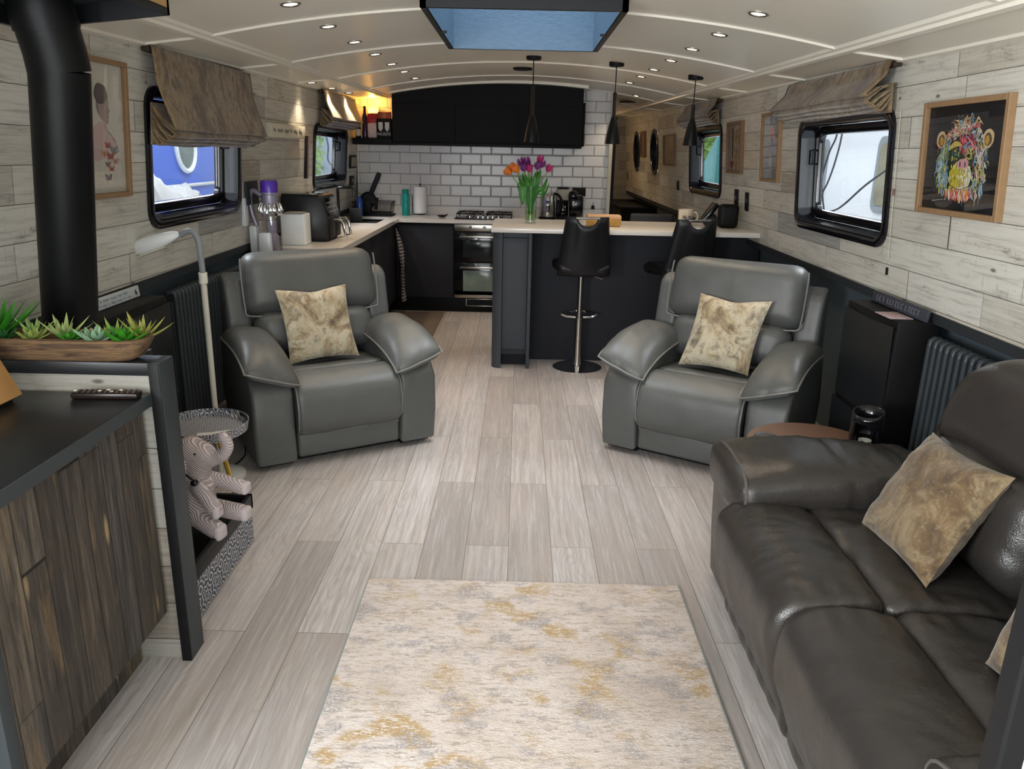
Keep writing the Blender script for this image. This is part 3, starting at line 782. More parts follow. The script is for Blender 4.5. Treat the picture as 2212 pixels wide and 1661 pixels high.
def stroke(mb, x0, y0, x1, y1, w, col, z, bend=0.0):
    mb.col = lin(col); dx, dy = x1-x0, y1-y0; L = math.hypot(dx, dy) or 1e-6; nx, ny = -dy/L, dx/L; v = []
    for i in range(6):
        t = i/5; ww = w*(.25+.75*math.sin(PI*min(1, t*.9+.1))); o = bend*math.sin(PI*t)
        v += [(x0+dx*t+nx*(o+ww/2), y0+dy*t+ny*(o+ww/2), z), (x0+dx*t+nx*(o-ww/2), y0+dy*t+ny*(o-ww/2), z)]
    mb.add(v, [(2*i, 2*i+1, 2*i+3, 2*i+2) for i in range(5)])
def ape(mb, w, h):
    r = random.Random(3); z = [.0083]
    def Z(): z[0] += .0000012; return z[0]
    s = h
    # shaggy sides
    for i in range(420):
        side = r.choice((-1, 1)); y = r.uniform(-.62, .42)*s; ex = (.50-.16*abs(y/s+.05))*w*side
        x = ex+r.uniform(-.15, .12)*w; L = r.uniform(.08, .22)*s
        stroke(mb, x, y, x+side*r.uniform(-.02, .07)*w, y-L, r.uniform(.012, .035)*w, r.choice(['#86b6cc', '#5f93ad', '#b9d3da', '#d9dfd8', '#a9b45c', '#7f8f4c', '#c9a64a', '#b98a92', '#3f5f70', '#2c3a44', '#b8474e', '#dcc9b4'] if side > 0 else ['#79aac8', '#5b8fb5', '#a9cbdc', '#a7b24c', '#c7b44a', '#8fa3b0', '#2f4856', '#c7cfc8', '#5f7040']), Z(), r.uniform(-.02, .02))
    # crown
    for i in range(240):
        a = r.uniform(.15, PI-.15); rr = r.uniform(.16, .46); x = rr*w*math.cos(a)*.95; y = .30*s+rr*s*math.sin(a)*.92
        stroke(mb, x, y, x*1.12+r.uniform(-.03, .03), y+r.uniform(.02, .09)*s, r.uniform(.014, .04)*w, r.choice(['#d9cdb0', '#cbb98f', '#e3dcc8', '#b98c8a', '#6f99ae', '#8fb3c2', '#c98f35', '#2a2622', '#9c8a66', '#c74c55', '#86563f']), Z(), r.uniform(-.03, .03))
    # ears
    for sd in (-1, 1):
        blobp(mb, sd*.60*w, .36*s, .13*w, .17*s, '#cdb488', Z(), .06, 18, r); blobp(mb, sd*.59*w, .34*s, .085*w, .125*s, '#5b4a35', Z(), .1, 16, r); blobp(mb, sd*.58*w, .33*s, .05*w, .09*s, '#b98f3c', Z(), .15, 14, r)
    # face
    blobp(mb, 0, .10*s, .34*w, .36*s, '#34352f', Z(), .08, 20, r)
    for i in range(90):
        stroke(mb, r.uniform(-.10, .30)*w, r.uniform(.22, .46)*s, r.uniform(-.08, .34)*w, r.uniform(.05, .3)*s, .03*w, r.choice(['#b7333f', '#c94a55', '#8d2732', '#d98a8a', '#3a2a2a', '#5f93ad']), Z())
    stroke(mb, -.36*w, .17*s, -.02*w, .24*s, .08*w, '#c8b45c', Z(), .05*w)
    stroke(mb, .34*w, .13*s, .10*w, .20*s, .05*w, '#8f8446', Z(), .04*w)
    for i in range(70):
        sd = r.choice((-1, 1)); stroke(mb, sd*r.uniform(.06, .28)*w, r.uniform(-.02, .2)*s, sd*r.uniform(.06, .28)*w, r.uniform(-.06, .1)*s, .022*w, r.choice(['#b8a862', '#7f8f4c', '#2f3a30', '#c9b96a', '#4d5a3c']), Z())
    blobp(mb, -.17*w, .07*s, .075*w, .055*s, '#1c3230', Z(), .06, 16, r); blobp(mb, -.165*w, .075*s, .036*w, .028*s, '#4f97a0', Z(), .05, 14, r); blobp(mb, -.165*w, .075*s, .014*w, .012*s, '#0f1414', Z(), .05, 10, r)
    blobp(mb, .17*w, .05*s, .055*w, .035*s, '#222b26', Z(), .15, 12, r)
    # muzzle
    blobp(mb, .01*w, -.34*s, .28*w, .30*s, '#d9d2b8', Z(), .05, 24, r)
    blobp(mb, -.08*w, -.34*s, .20*w, .24*s, '#c2b132', Z(), .12, 20, r)
    for i in range(150):
        x = r.uniform(-.26, .24)*w; y = r.uniform(-.56, -.1)*s; stroke(mb, x, y, x+r.uniform(-.02, .04)*w, y-.07*s, .02*w, r.choice(['#e2d98c', '#b3a024', '#efeadb', '#8f8f45', '#dcd6c4', '#cfa0a6'] if x > -.05*w else ['#d6c84a', '#a8961f', '#e2d98c', '#8a8030']), Z())
    blobp(mb, .04*w, -.10*s, .16*w, .10*s, '#cf9aa0', Z(), .12, 18, r)
    for sd in (-.03, .10): stroke(mb, sd*w, -.06*s, (sd+.01)*w, -.17*s, .035*w, '#6d3038', Z())
    for k in range(10):
        a0 = -.22+.044*k; stroke(mb, a0*w, (-.52-.07*math.sin(PI*k/10))*s, (a0+.05)*w, (-.52-.07*math.sin(PI*(k+1)/10))*s, .016*w, '#4b3a30', Z())
    for i in range(170):
        x = r.uniform(-.34, .28)*w; y = r.uniform(-.70, -.56)*s
        stroke(mb, x, y, x+r.uniform(-.03, .03)*w, y-r.uniform(.06, .16)*s, .025*w, r.choice(['#c93f3d', '#d98a2a', '#e8b13a', '#e9e4dc', '#c96f70', '#e2ddd6', '#a33732']), Z())
    for i in range(16): x = r.uniform(-.6, .6)*w; stroke(mb, x, -.55*s, x, r.uniform(-.9, -.65)*s, .008*w, r.choice(['#7fa9b8', '#b9cdd2', '#a7b24c']), Z())
picture(1, 2.85, 3.445, 1.398, 1.842, 'framed_picture', 'large framed painting of a colourful ape face on black, right wall near the sofa', paint=ape, bg='#17191c', fw=.022)
def splash(seed, cols, n, lo=.02, hi=.09, vert=True):
    def fn(mb, w, h):
        r = random.Random(seed); z = .0083
        for i in range(n):
            z += .000002; x, y = r.uniform(-.8, .8)*w, r.uniform(-.85, .8)*h
            stroke(mb, x, y, x+r.uniform(-.1, .1)*w, max(-h, y-r.uniform(.1, .35)*h), r.uniform(lo, hi)*w, r.choice(cols), z)
    return fn
def figure_dark(mb, w, h):
    r = random.Random(2); blobp(mb, .05*w, .45*h, .28*w, .2*h, '#b8605c', .0084, .15, 14, r); blobp(mb, .05*w, .05*h, .5*w, .35*h, '#6d6d86', .0083, .2, 16, r)
    blobp(mb, .45*w, -.8*h, .4*w, .16*h, '#26303a', .0085, .1, 10, r); blobp(mb, -.1*w, -.45*h, .25*w, .2*h, '#8f9aa2', .0084, .3, 12, r); blobp(mb, .6*w, .35*h, .2*w, .06*h, '#101214', .0086, .1, 8, r)
picture(1, 5.34, 5.73, 1.452, 1.907, 'framed_picture', 'oak framed grey print with a red shape, between the two right windows, nearer one', paint=figure_dark, bg='#70757c')
def gold(mb, w, h):
    r = random.Random(4); z = .0083
    for i in range(160):
        z += .000002; x = r.uniform(-.35, .8)*w; y = r.uniform(-.8, .95)*h; stroke(mb, x, y, x+.03*w, max(-h, y-.2*h), r.uniform(.03, .12)*w, r.choice(['#b38f52', '#8a6638', '#d3b483', '#6a4b2c', '#c7a877', '#dcc7a2']), z)
    for i in range(30): y = r.uniform(-.3, .9)*h; stroke(mb, -.4*w, y, -.38*w, y-.2*h, .14*w, '#2b2230', .0092)
    blobp(mb, -.45*w, -.72*h, .28*w, .18*h, '#7c2f4a', .0094, .2, 12, r)
picture(1, 6.24, 6.68, 1.486, 1.885, 'framed_picture', 'framed gold and brown abstract beside the smaller right window', paint=gold, bg='#a39a92', fr='oakdark')
picture(1, 8.97, 9.64, 1.51, 1.855, 'framed_picture', 'thin framed pale brown print between the passage window and a porthole', paint=splash(8, ['#b27a52', '#a8896b', '#9a6a46'], 26, .05, .2), bg='#b79f88', fr='oakdark', fw=.016)
picture(1, 11.06, 11.48, 1.60, 1.94, 'framed_picture', 'small brown framed picture hanging between the two round portholes', paint=splash(9, ['#8a6a4f', '#6e523d'], 8, .1, .3), bg='#a88b70', fr='oakdark', fw=.05)
def profile_art(mb, w, h):
    r = random.Random(6); z = [.0083]
    def Z(): z[0] += .000003; return z[0]
    # the right half of the sheet is what shows past the flue
    blobp(mb, .30*w, .42*h, .20*w, .26*h, '#6d6468', Z(), .05, 20, r)
    face = [(.28, .68), (.46, .60), (.50, .46), (.49, .36), (.56, .28), (.50, .25), (.52, .19), (.48, .17), (.50, .12), (.42, .07), (.33, .10), (.2, .2), (.1, .5)]
    mb.col = lin('#a79490'); mb.add([(x*w, y*h, Z()) for x, y in face], [tuple(range(len(face)))])
    blobp(mb, .26*w, .54*h, .22*w, .16*h, '#5b5457', Z(), .06, 18, r)
    sh = [(.2, .12), (.34, .08), (.42, -.02), (.60, -.10), (.72, -.22), (.80, -.34), (.5, -.42), (.0, -.5), (-.3, -.3), (-.1, 0)]
    mb.col = lin('#c9b0ab'); mb.add([(x*w, y*h, Z()) for x, y in sh], [tuple(range(len(sh)))])
    for a, b in zip(sh[1:6], sh[2:7]): stroke(mb, a[0]*w, a[1]*h, b[0]*w, b[1]*h, .018*w, '#3d3a3c', Z())
    for cx, cy, q, c in ((.42, -.25, .10, '#a8584c'), (.62, -.32, .12, '#7d7f86'), (.50, -.42, .13, '#9c4a40'), (.66, -.50, .10, '#b5746a'), (.40, -.55, .09, '#6d6a70'), (.52, -.62, .09, '#a05a50'), (.40, -.76, .11, '#5f6470'), (.30, -.38, .1, '#b8805f')):
        for sx in (-1, 1):
            blobp(mb, (cx+sx*q*.55)*w, cy*h+q*.3*h*.5, q*.6*w, q*.30*h, c, Z(), .18, 10, r, sx*.5); blobp(mb, (cx+sx*q*.45)*w, cy*h-q*.22*h, q*.4*w, q*.2*h, c, Z(), .18, 9, r)
        stroke(mb, cx*w, (cy+.05)*h, cx*w, (cy-.06)*h, .02*w, '#2b2a2c', Z())
    for i in range(26): x = r.uniform(.2, .75)*w; y = r.uniform(-.7, -.4)*h; stroke(mb, x, y, x, y-r.uniform(.08, .22)*h, .008*w, r.choice(['#c98f6f', '#b5706a', '#d9b08c']), Z())
picture(-1, 2.98, 3.50, 1.388, 1.938, 'framed_picture', 'oak framed drawing of a woman in profile with butterflies, behind the black flue', paint=profile_art, bg='#cfccc0')
# small wall things on the left
t = thing('wooden_plaque', 'pale wooden plaque with faint lettering between the two left windows', 'plaque', mat=wallM(-1, 5.84, 1.725))
mb = MB(); mb.rbox(-.42, .42, -.046, .046, 0, .045, .003); mb.build('board', plain('pale_board', '#d6cfbb', .6), t)
def scribble(t, x0, x1, y, h, mat, z, seed, rows=1, wid=.0022, name='lettering', caps=False):
    mb = MB(); r = random.Random(seed)
    for k in range(rows):
        x = x0; yy = y-k*h*1.7
        while x < x1:
            L = r.uniform(2, 7)
            n = int(L*3); pts = []
            for i in range(n):
                pts.append((x+i*h*.22, yy+h*.5*math.sin(i*1.9+r.uniform(-.4, .4))*(1.5 if r.random() < .2 else .8), z))
            if pts[-1][0] > x1: break
            mb.tube(pts, wid, 4)
            x = pts[-1][0]+h*.9
    return mb.build(name, mat, t)
scribble(t, -.38, .38, .0, .036, plain('grey_lettering', '#6b6a5f', .7), .0455, 3)
t = thing('hanging_strip', 'narrow dark edged hanging sign on the left wall before the sink window', 'sign', mat=wallM(-1, 6.45, 1.54))
mb = MB(); mb.rbox(-.035, .035, -.165, .165, .0, .018, .002); mb.build('board', 'black', t)
mb = MB(); mb.box(.0, .033, -.16, .16, .018, .020); mb.build('print', plain('mauve_print', '#8b7478', .6, var=.4, nscale=60), t)
t = thing('wall_control', 'small wooden framed control panel beside the sink window', 'switch', mat=wallM(-1, 8.24, 1.49))
mb = MB(); mb.rbox(-.14, .14, -.065, .065, 0, .02, .004); mb.build('frame', 'black', t)
mb = MB(); mb.box(-.11, .11, -.045, .045, .02, .024); mb.build('panel', plain('tan_panel', '#a9997c', .5), t)
def plate(side, y, z, hw, hh, name, label, group=None, mat='black', parts=True, cat='switch'):
    t = thing(name, label, cat, mat=wallM(side, y, z), group=group)
    mb = MB(); mb.rbox(-hw, hw, -hh, hh, 0, .010, .003); mb.build('plate', mat, t)
    if parts:
        mb = MB(); mb.rbox(-hw*.3, hw*.3, -hh*.35, hh*.35, .010, .014, .001); mb.build('rocker', 'blackgloss', t)
    return t
plate(-1, 8.24, 1.30, .10, .05, 'power_socket', 'black double socket on the left wall above the dish rack', cat='socket')
plate(-1, 5.155, 1.315, .005, .02, 'wall_hook', 'small dark catch on the boards right of the large left window', parts=False, cat='hook')
plate(1, 6.40, 1.29, .05, .075, 'power_socket', 'black socket plate on the right wall behind the smart speaker', cat='socket')
plate(1, 6.10, 1.285, .042, .070, 'light_switch', 'black switch plate on the right wall nearest the breakfast bar end')
plate(1, 8.82, 1.305, .055, .05, 'light_switch', 'black switch plate under the small print beyond the right window')
plate(1, 13.0, 1.30, .05, .06, 'light_switch', 'tiny brown switch on the right wall at the far end', mat='oakdark')
plate(1, 3.70, 1.10, .006, .018, 'wall_hook', 'tiny dark catch low on the boards under the large right window', parts=False, cat='hook')
t = thing('blind_cord', 'thin pale cord hanging beside the large right window', 'cord', mat=wallM(1, 3.685, 1.82))
mb = MB(); mb.tube([(0, 0, .01), (.001, -.3, .012), (0, -.66, .01)], .0018, 6); mb.build('cord', 'cream', t)
mb = MB(); mb.lathe([(0, 0), (.006, .004), (.004, .03), (0, .034)], 8, Matrix.Translation((0, -.37, .012)) @ Matrix.Rotation(-PI/2, 4, 'X')); mb.build('toggle', 'oakdark', t)

# ================================================================ pendants and ceiling disc
P0 = None
for i, (x, y) in enumerate(((.075, 5.72), (.648, 5.72), (1.20, 5.72))):
    z = cz(x, y); lab = ['black bell pendant lamp hanging above the tulips', 'black bell pendant lamp in the middle, beside the end of the tiled wall', 'black bell pendant lamp nearest the right wall, in front of the smaller window'][i]
    t = thing('pendant_lamp', lab, 'pendant lamp', (x, y, z), group='pendant lamps over the breakfast bar')
    mb = MB(); mb.lathe([(.052, .012), (.052, -.020), (.048, -.024), (0, -.024)], 24); mb.build('ceiling_rose', 'black', t)
    mb = MB(); mb.tube([(0, 0, -.02), (0, 0, -.20+(0 if i == 0 else .0))], .0035, 8); mb.build('cord', 'black', t)
    b = 1.682-z
    neck = -.19
    mb = MB(); mb.lathe([(0, neck), (.010, neck), (.013, neck-.006), (.0135, b+.19), (.017, b+.178)], 16); mb.build('neck', plain('dark_wood_neck', '#1d1a18', .4), t)
    mb = MB(); mb.lathe([(.016, b+.180), (.024, b+.155), (.036, b+.11), (.045, b+.06), (.051, b+.02), (.053, b), (.050, b), (.044, b+.05), (.034, b+.10), (.014, b+.16)], 28, cap=False); mb.build('shade', plain('satin_black', '#151617', .32, .3), t)
    mb = MB(); mb.lathe([(0, b+.03), (.016, b+.036), (.022, b+.055), (.014, b+.08)], 12, cap=False); mb.build('bulb', 'white', t)
z = cz(0, 6.62)
t = thing('ceiling_speaker', 'flat round black disc on the ceiling in front of the wall cupboards', 'speaker', (0, 6.62, z))
mb = MB(); mb.lathe([(.078, .004), (.078, -.012), (.072, -.018), (0, -.018)], 28); mb.build('rim', 'black', t)
mb = MB(); mb.lathe([(0, -.0185), (.062, -.0185), (.062, -.0195), (0, -.0195)], 24); mb.build('grille', 'blackmetal', t)
t = thing('ceiling_vent', 'small dark vent on the passage ceiling beyond the tiled wall', 'vent', (1.19, 9.2, cz(1.19, 9.2)-.005))
mb = MB(); mb.rbox(-.10, .10, -.07, .07, -.012, .0, .003); mb.build('plate', 'black', t)

# ================================================================ galley
WT = .955   # galley worktop height
def cab(name, label, loc, parts_fn, cat='cabinet', group=None):
    t = thing(name, label, cat, loc, group=group); parts_fn(t); return t
def P(t, name, mat, *boxes, r=.003, smooth=True):
    """rounded boxes given in world coordinates become one part of t"""
    mb = MB()
    for b in boxes: mb.rbox(*b, r=r, seg=2)
    return mb.build(name, mat, t, world=True, smooth=smooth)
# left run
cab('base_cabinet', 'dark grey base cabinet run under the left worktop', (-1.5, 6.5, 0), lambda t: (
    P(t, 'carcass', 'charcoal2', (-1.88, -1.262, 5.30, 8.49, .15, .915)), P(t, 'plinth', 'black', (-1.88, -1.32, 5.32, 8.49, 0, .15)),
    [P(t, 'door', 'charcoal2', (-1.262, -1.243, a+.003, b-.003, .155, .895)) for a, b in ((5.30, 5.90), (5.90, 6.50), (6.50, 7.10), (7.10, 7.88))],
    P(t, 'finger_rail', 'black', (-1.30, -1.25, 5.30, 7.9, .898, .915))))
cab('base_cabinet', 'dark grey base cabinet on the back wall between the tea towel and the oven', (-.93, 8.1, 0), lambda t: (
    P(t, 'carcass', 'charcoal2', (-1.26, -.662, 7.93, 8.49, .15, .915)), P(t, 'plinth', 'black', (-1.32, -.10, 7.965, 8.0, 0, .15)),
    P(t, 'door', 'charcoal2', (-1.215, -.668, 7.908, 7.93, .158, .892)), P(t, 'finger_rail', 'black', (-1.22, -.662, 7.925, 7.95, .895, .915))))
cab('base_cabinet', 'dark base cabinet right of the oven, behind the breakfast bar', (.35, 8.1, 0), lambda t: (
    P(t, 'carcass', 'charcoal2', (-.055, .80, 7.93, 8.49, .15, .915)), P(t, 'plinth', 'black', (-.09, .80, 7.965, 8.0, 0, .15)),
    [P(t, 'door', 'charcoal2', (a+.003, a+.425, 7.908, 7.93, .158, .892)) for a in (-.055, .375)]))
# worktop: one continuous L with a sink cut-out
t = thing('worktop', 'pale quartz L-shaped galley worktop along the left and back walls', 'worktop', (-1.3, 8.1, .915))
mb = MB()
SK = (-1.66, -1.33, 7.28, 8.0)
for b in ((-1.775, -1.215, 5.25, SK[2], .918, WT), (-1.775, SK[0], SK[2], SK[3], .918, WT), (SK[1], -1.215, SK[2], 7.873, .918, WT), (-1.775, SK[1], SK[3], 8.47, .918, WT), (SK[1], .80, 7.873, 8.47, .918, WT)):
    mb.box(*b)
mb.build('slab', 'worktop', t, smooth=False, world=True)
t = thing('sink', 'black undermount sink set in the left worktop under the window', 'sink', (-1.495, 7.64, .78))
mb = MB()
for b in ((SK[0], SK[1], SK[2], SK[3], .76, .77), (SK[0]-.012, SK[0], SK[2]-.01, SK[3]+.01, .76, .93), (SK[1], SK[1]+.012, SK[2]-.01, SK[3]+.01, .76, .93), (SK[0], SK[1], SK[2]-.012, SK[2], .76, .93), (SK[0], SK[1], SK[3], SK[3]+.012, .76, .93)): mb.box(*b)
mb.build('bowl', 'blackgloss', t, world=True)
mb = MB(); mb.lathe([(0, .773), (.04, .773), (.04, .771)], 16, Matrix.Translation((-1.495, 7.64, 0))); mb.build('drain', 'steel', t, world=True)
# oven
t = thing('double_oven', 'stainless and black glass built-in double oven', 'oven', (-.36, 7.95, .16))
P(t, 'body', 'black', (-.655, -.06, 7.915, 8.46, .16, .912))
P(t, 'control_panel', 'steel', (-.655, -.06, 7.895, 7.916, .842, .910))
for nm, (a, b) in (('upper_door', (.532, .838)), ('lower_door', (.185, .528))):
    d = P(t, nm, 'blackgloss', (-.655, -.06, 7.893, 7.916, a+.004, b-.004))
    P(t, 'x', 'steel', (-.60, -.10, 7.852, 7.868, b-.062, b-.040), (-.58, -.565, 7.86, 7.9, b-.058, b-.044), (-.15, -.135, 7.86, 7.9, b-.058, b-.044)).name = 'handle'
    h = bpy.data.objects[[o.name for o in t.children if o.name.startswith('handle')][-1]]; h.parent = d
    w = P(t, 'window_pane', plain('oven_pane_'+nm, '#23282a' if nm[0] == 'u' else '#7c8a82', .12, var=.4, nscale=8), (-.565, -.14, 7.8905, 7.894, a+.045, b-.085), r=.001); w.parent = d
P(t, 'bottom_trim', 'steel', (-.655, -.06, 7.893, 7.916, .160, .240), r=.002)
for x in (-.49, -.35, -.21):
    mb = MB(); mb.lathe([(.0, .026), (.017, .026), (.020, .0)], 18, Matrix.Translation((x, 7.895, .876)) @ Matrix.Rotation(PI/2, 4, 'X')); mb.build('knob', 'chrome', t, world=True)
P(t, 'display', 'blackgloss', (-.27, -.235, 7.892, 7.896, .868, .884), r=.001)
mb = MB()
for k in range(2): mb.tube([(-.54, 7.90, .70-.03*k), (-.16, 7.90, .70-.03*k)], .002, 6)
mb.build('rack', 'chrome', t, world=True)
t = thing('plinth_vent', 'small grille set in the black plinth below the oven', 'vent', (-.36, 7.96, .06))
P(t, 'frame', 'steel', (-.54, -.18, 7.955, 7.965, .060, .068), (-.54, -.18, 7.955, 7.965, .132, .140), (-.54, -.532, 7.955, 7.965, .06, .14), r=.001)
P(t, 'grille', 'gun', *[(-.535+.03*k, -.535+.03*k+.022, 7.958, 7.964, .070+.022*j, .070+.022*j+.012) for k in range(12) for j in range(3)], r=.001, smooth=False)
# hob
t = thing('gas_hob', 'black four burner gas hob on the back worktop', 'hob', (-.36, 8.18, WT))
P(t, 'glass_base', 'blackgloss', (-.66, -.06, 7.95, 8.42, WT, WT+.012), r=.004)
for x in (-.51, -.21):
    mb = MB()
    for yy in (8.0, 8.37): mb.tube([(x-.13, yy, WT+.012), (x-.13, yy, WT+.05), (x+.13, yy, WT+.05), (x+.13, yy, WT+.012)], .006, 6)
    for dx in (-.13, .13): mb.tube([(x+dx, 8.0, WT+.05), (x+dx, 8.37, WT+.05)], .006, 6)
    for yy in (8.09, 8.28):
        for a in range(4):
            c, s_ = math.cos(a*PI/2), math.sin(a*PI/2); mb.tube([(x+c*.02, yy+s_*.02, WT+.052), (x+c*.07, yy+s_*.07, WT+.060), (x+c*.12, yy+s_*.09, WT+.05)], .005, 6)
    mb.build('pan_support', 'black', t, world=True)
    for yy in (8.09, 8.28):
        mb = MB(); mb.lathe([(.045, 0), (.045, .014), (.03, .018), (.03, .026), (0, .028)], 20, Matrix.Translation((x, yy, WT+.012))); mb.build('burner', 'chrome', t, world=True)
for k in range(4):
    mb = MB(); mb.lathe([(.016, 0), (.014, .02), (0, .021)], 14, Matrix.Translation((-.42+.05*k, 7.975, WT+.012))); mb.build('knob', 'chrome', t, world=True)
# wall cupboards with a curved top
t = thing('wall_cupboards', 'long black wall cupboard with curved top over the hob', 'cabinet', (-.34, 8.3, 1.665))
def arch_front(x0, x1, zlo, y0, y1, gap=0.004, ztop=None):
    pts = [(x1-gap, zlo), (x0+gap, zlo)]
    n = 10
    for i in range(n+1):
        x = x0+gap+(x1-x0-2*gap)*i/n; pts.append((x, (2.256-.074*(x+.05)**2) if ztop is None else ztop))
    T = Matrix(((1, 0, 0, 0), (0, 0, 1, 0), (0, 1, 0, 0), (0, 0, 0, 1)))
    mb = MB(); mb.poly(pts, y0, y1, T); return mb
CX0, CX1 = -1.295, .612
arch_front(CX0, CX1, 1.665, 8.12, 8.5, 0).build('carcass', 'blackcab', t, smooth=False, world=True)
arch_front(CX0, CX1, 2.066, 8.10, 8.12).build('top_panel', 'blackcab', t, smooth=False, world=True)
for a, b in ((CX0, -.66), (-.66, -.03), (-.03, CX1)):
    d = arch_front(a, b, 1.700, 8.10, 8.12, ztop=2.060).build('door', 'blackcab', t, smooth=False, world=True)
P(t, 'lower_rail', 'black', (CX0, CX1-.03, 8.085, 8.12, 1.665, 1.692))
P(t, 'end_panel', 'blackcab', (CX1+.002, CX1+.022, 8.11, 8.5, 1.685, 2.10))
t = thing('open_shelf', 'black open shelf in the left corner beside the wall cupboard', 'shelf', (-1.5, 8.3, 1.66))
P(t, 'shelf_box', 'blackcab', (-1.70, -1.30, 8.10, 8.49, 1.662, 1.724))
SH = 1.724
t = thing('lantern', 'small glowing lantern standing behind the packets on the corner shelf', 'lamp', (-1.53, 8.42, SH))
P(t, 'case', 'whitepaint', (-1.60, -1.47, 8.40, 8.46, SH, 2.04))
P(t, 'light_panel', emit('amber_panel', '#ffc24a', 3.0), (-1.585, -1.485, 8.394, 8.399, 1.925, 2.015), r=.001)
for loc, e in (((-1.53, 8.36, 2.09), 1.7),):
    l = bpy.data.lights.new('shelf_lamp', 'POINT'); l.energy = e; l.color = (1, .45, .06); l.shadow_soft_size = .03
    o = bpy.data.objects.new('shelf_lamp', l); COL.objects.link(o); o.location = loc
t = thing('bottle', 'small dark sauce bottle with pale label at the left end of the corner shelf', 'bottle', (-1.655, 8.2, SH))
mb = MB(); mb.lathe([(.0, 0), (.026, 0), (.028, .01), (.028, .10), (.012, .14), (.012, .17), (0, .172)], 16); mb.build('glass', 'blackgloss', t)
mb = MB(); mb.lathe([(.0285, .02), (.0285, .085)], 16, cap=False); mb.build('label', 'cream', t)
t = thing('bottle', 'tall dark purple bottle leaning on the corner shelf beside the lantern', 'bottle', (-1.60, 8.28, SH))
mb = MB(); mb.lathe([(.0, 0), (.032, 0), (.034, .02), (.030, .20), (.014, .25), (.013, .31), (0, .312)], 18); mb.build('glass', plain('purple_bottle', '#2c2140', .2), t)
t = thing('food_pouch', 'red and white food pouch on the corner shelf', 'packet', (-1.50, 8.20, SH))
mb = MB(); softbox(mb, .058, .025, .10, .02, 8, lambda p: Vector((p.x, p.y*(1.1-.6*max(0, p.z*8)), p.z+.10+wob(p, .006, 30)))); mb.build('bag', plain('white_red_bag', '#c9b5b0', .4, var=.3, nscale=30), t)
mb = MB(); softbox(mb, .059, .022, .055, .015, 8, lambda p: Vector((p.x, p.y*(1-.7*max(0, p.z*12)), p.z+.185+wob(p, .006, 30)))); mb.build('red_top', plain('red_bag', '#a3232e', .35), t)
t = thing('packet_tin', 'black storage tin lettered PACKETS on the corner shelf', 'tin', (-1.385, 8.20, SH))
mb = MB(); mb.rbox(-.075, .075, -.06, .06, 0, .19, .008); mb.build('tin', 'black', t)
text('PACKETS', .038, 'whitepaint', t, (0, -.0605, .040), (PI/2, 0, 0), sx=.85)
mb = MB()
for x in (-.032, .034): mb.rbox(x-.022, x+.022, -.0625, -.0605, .09, .155, .001); mb.lathe([(0, 0), (.014, 0)], 12, Matrix.Translation((x, -.0615, .083)) @ Matrix.Rotation(PI/2, 4, 'X'), cap=False)
mb.build('emblem', 'whitepaint', t)
for i, (x, c, lab) in enumerate(((-.045, '#8e3a2b', 'small rust coloured packet standing in the black tin, left one'), (.0, '#b26a2c', 'small orange packet standing in the middle of the black tin'), (.045, '#a4402f', 'small red packet standing in the black tin, nearest the cupboard'))):
    mb = MB(); softbox(mb, .024, .014, .055, .008, 5, lambda p: Vector((p.x+x*1.0-1.385, p.y+8.20, p.z+SH+.20+wob(p, .004, 40, i)))); tag(mb.build('packet', plain('packet_%d' % i, c, .4)), lab, 'packet', 'packets in the black tin')
# back-worktop items
def bottle_obj(): pass
t = thing('water_bottle', 'teal green plastic water bottle on the back worktop beside the paper towels', 'bottle', (-1.20, 8.30, WT))
teal = plain('teal_plastic', '#1d8f86', .25)
mb = MB(); mb.lathe([(0, 0), (.038, 0), (.042, .008), (.042, .10), (.039, .12), (.042, .14), (.041, .21), (.034, .225)], 24); mb.build('body', teal, t)
mb = MB(); mb.lathe([(.036, .226), (.037, .258), (.030, .266), (0, .268)], 24); mb.build('cap', plain('teal_cap', '#187a73', .3), t)
t = thing('paper_towel_holder', 'white kitchen roll upright on a chrome holder, left of the hob', 'kitchen roll', (-1.05, 8.33, WT))
mb = MB(); mb.lathe([(0, 0), (.086, 0), (.088, .01), (.080, .018), (0, .020)], 28); mb.build('base', 'chrome', t)
mb = MB(); mb.lathe([(0, .02), (.066, .022), (.068, .04), (.068, .285), (.066, .295), (.02, .296)], 28); mb.build('paper_roll', plain('kitchen_paper', '#e4e4e6', .9), t)
mb = MB(); mb.tube([(0, 0, .02), (0, 0, .315)], .005, 8); mb.lathe([(0, .330), (.008, .325), (.008, .312), (0, .308)], 10); mb.build('spindle', 'black', t)
mb = MB(); mb.tube([(-.085, 0, .01), (-.085, 0, .20), (-.08, -.01, .20)], .004, 8); mb.build('tension_arm', 'black', t)
t = thing('spoon_rest', 'small black spoon rest left of the hob', 'spoon rest', (-.80, 8.12, WT))
mb = MB(); mb.lathe([(0, .004), (.03, .004), (.05, .016), (.053, .022), (.045, .012), (.028, .008), (0, .007)], 24); mb.build('dish', 'blackgloss', t)
mb = MB(); mb.tube([(.0, 0, .012), (.03, .0, .02), (.06, .0, .034)], .005, 8); mb.build('spoon', 'black', t)
t = thing('kettle', 'stainless steel jug kettle with black handle behind the tulips', 'kettle', (.295, 8.22, WT))
mb = MB(); mb.lathe([(0, 0), (.09, 0), (.092, .018), (.075, .026), (0, .026)], 28); mb.build('base', 'black', t)
mb = MB(); mb.lathe([(0, .027), (.079, .028), (.080, .045), (.074, .14), (.066, .235), (.06, .25), (0, .256)], 32); mb.build('body', 'steel', t)
mb = MB(); mb.tube(cat_rom([(.055, 0, .255), (.10, 0, .25), (.135, 0, .20), (.135, 0, .12), (.115, 0, .065), (.08, 0, .05)], 4, False), [.014]*20+[.012], 10); mb.build('handle', 'black', t)
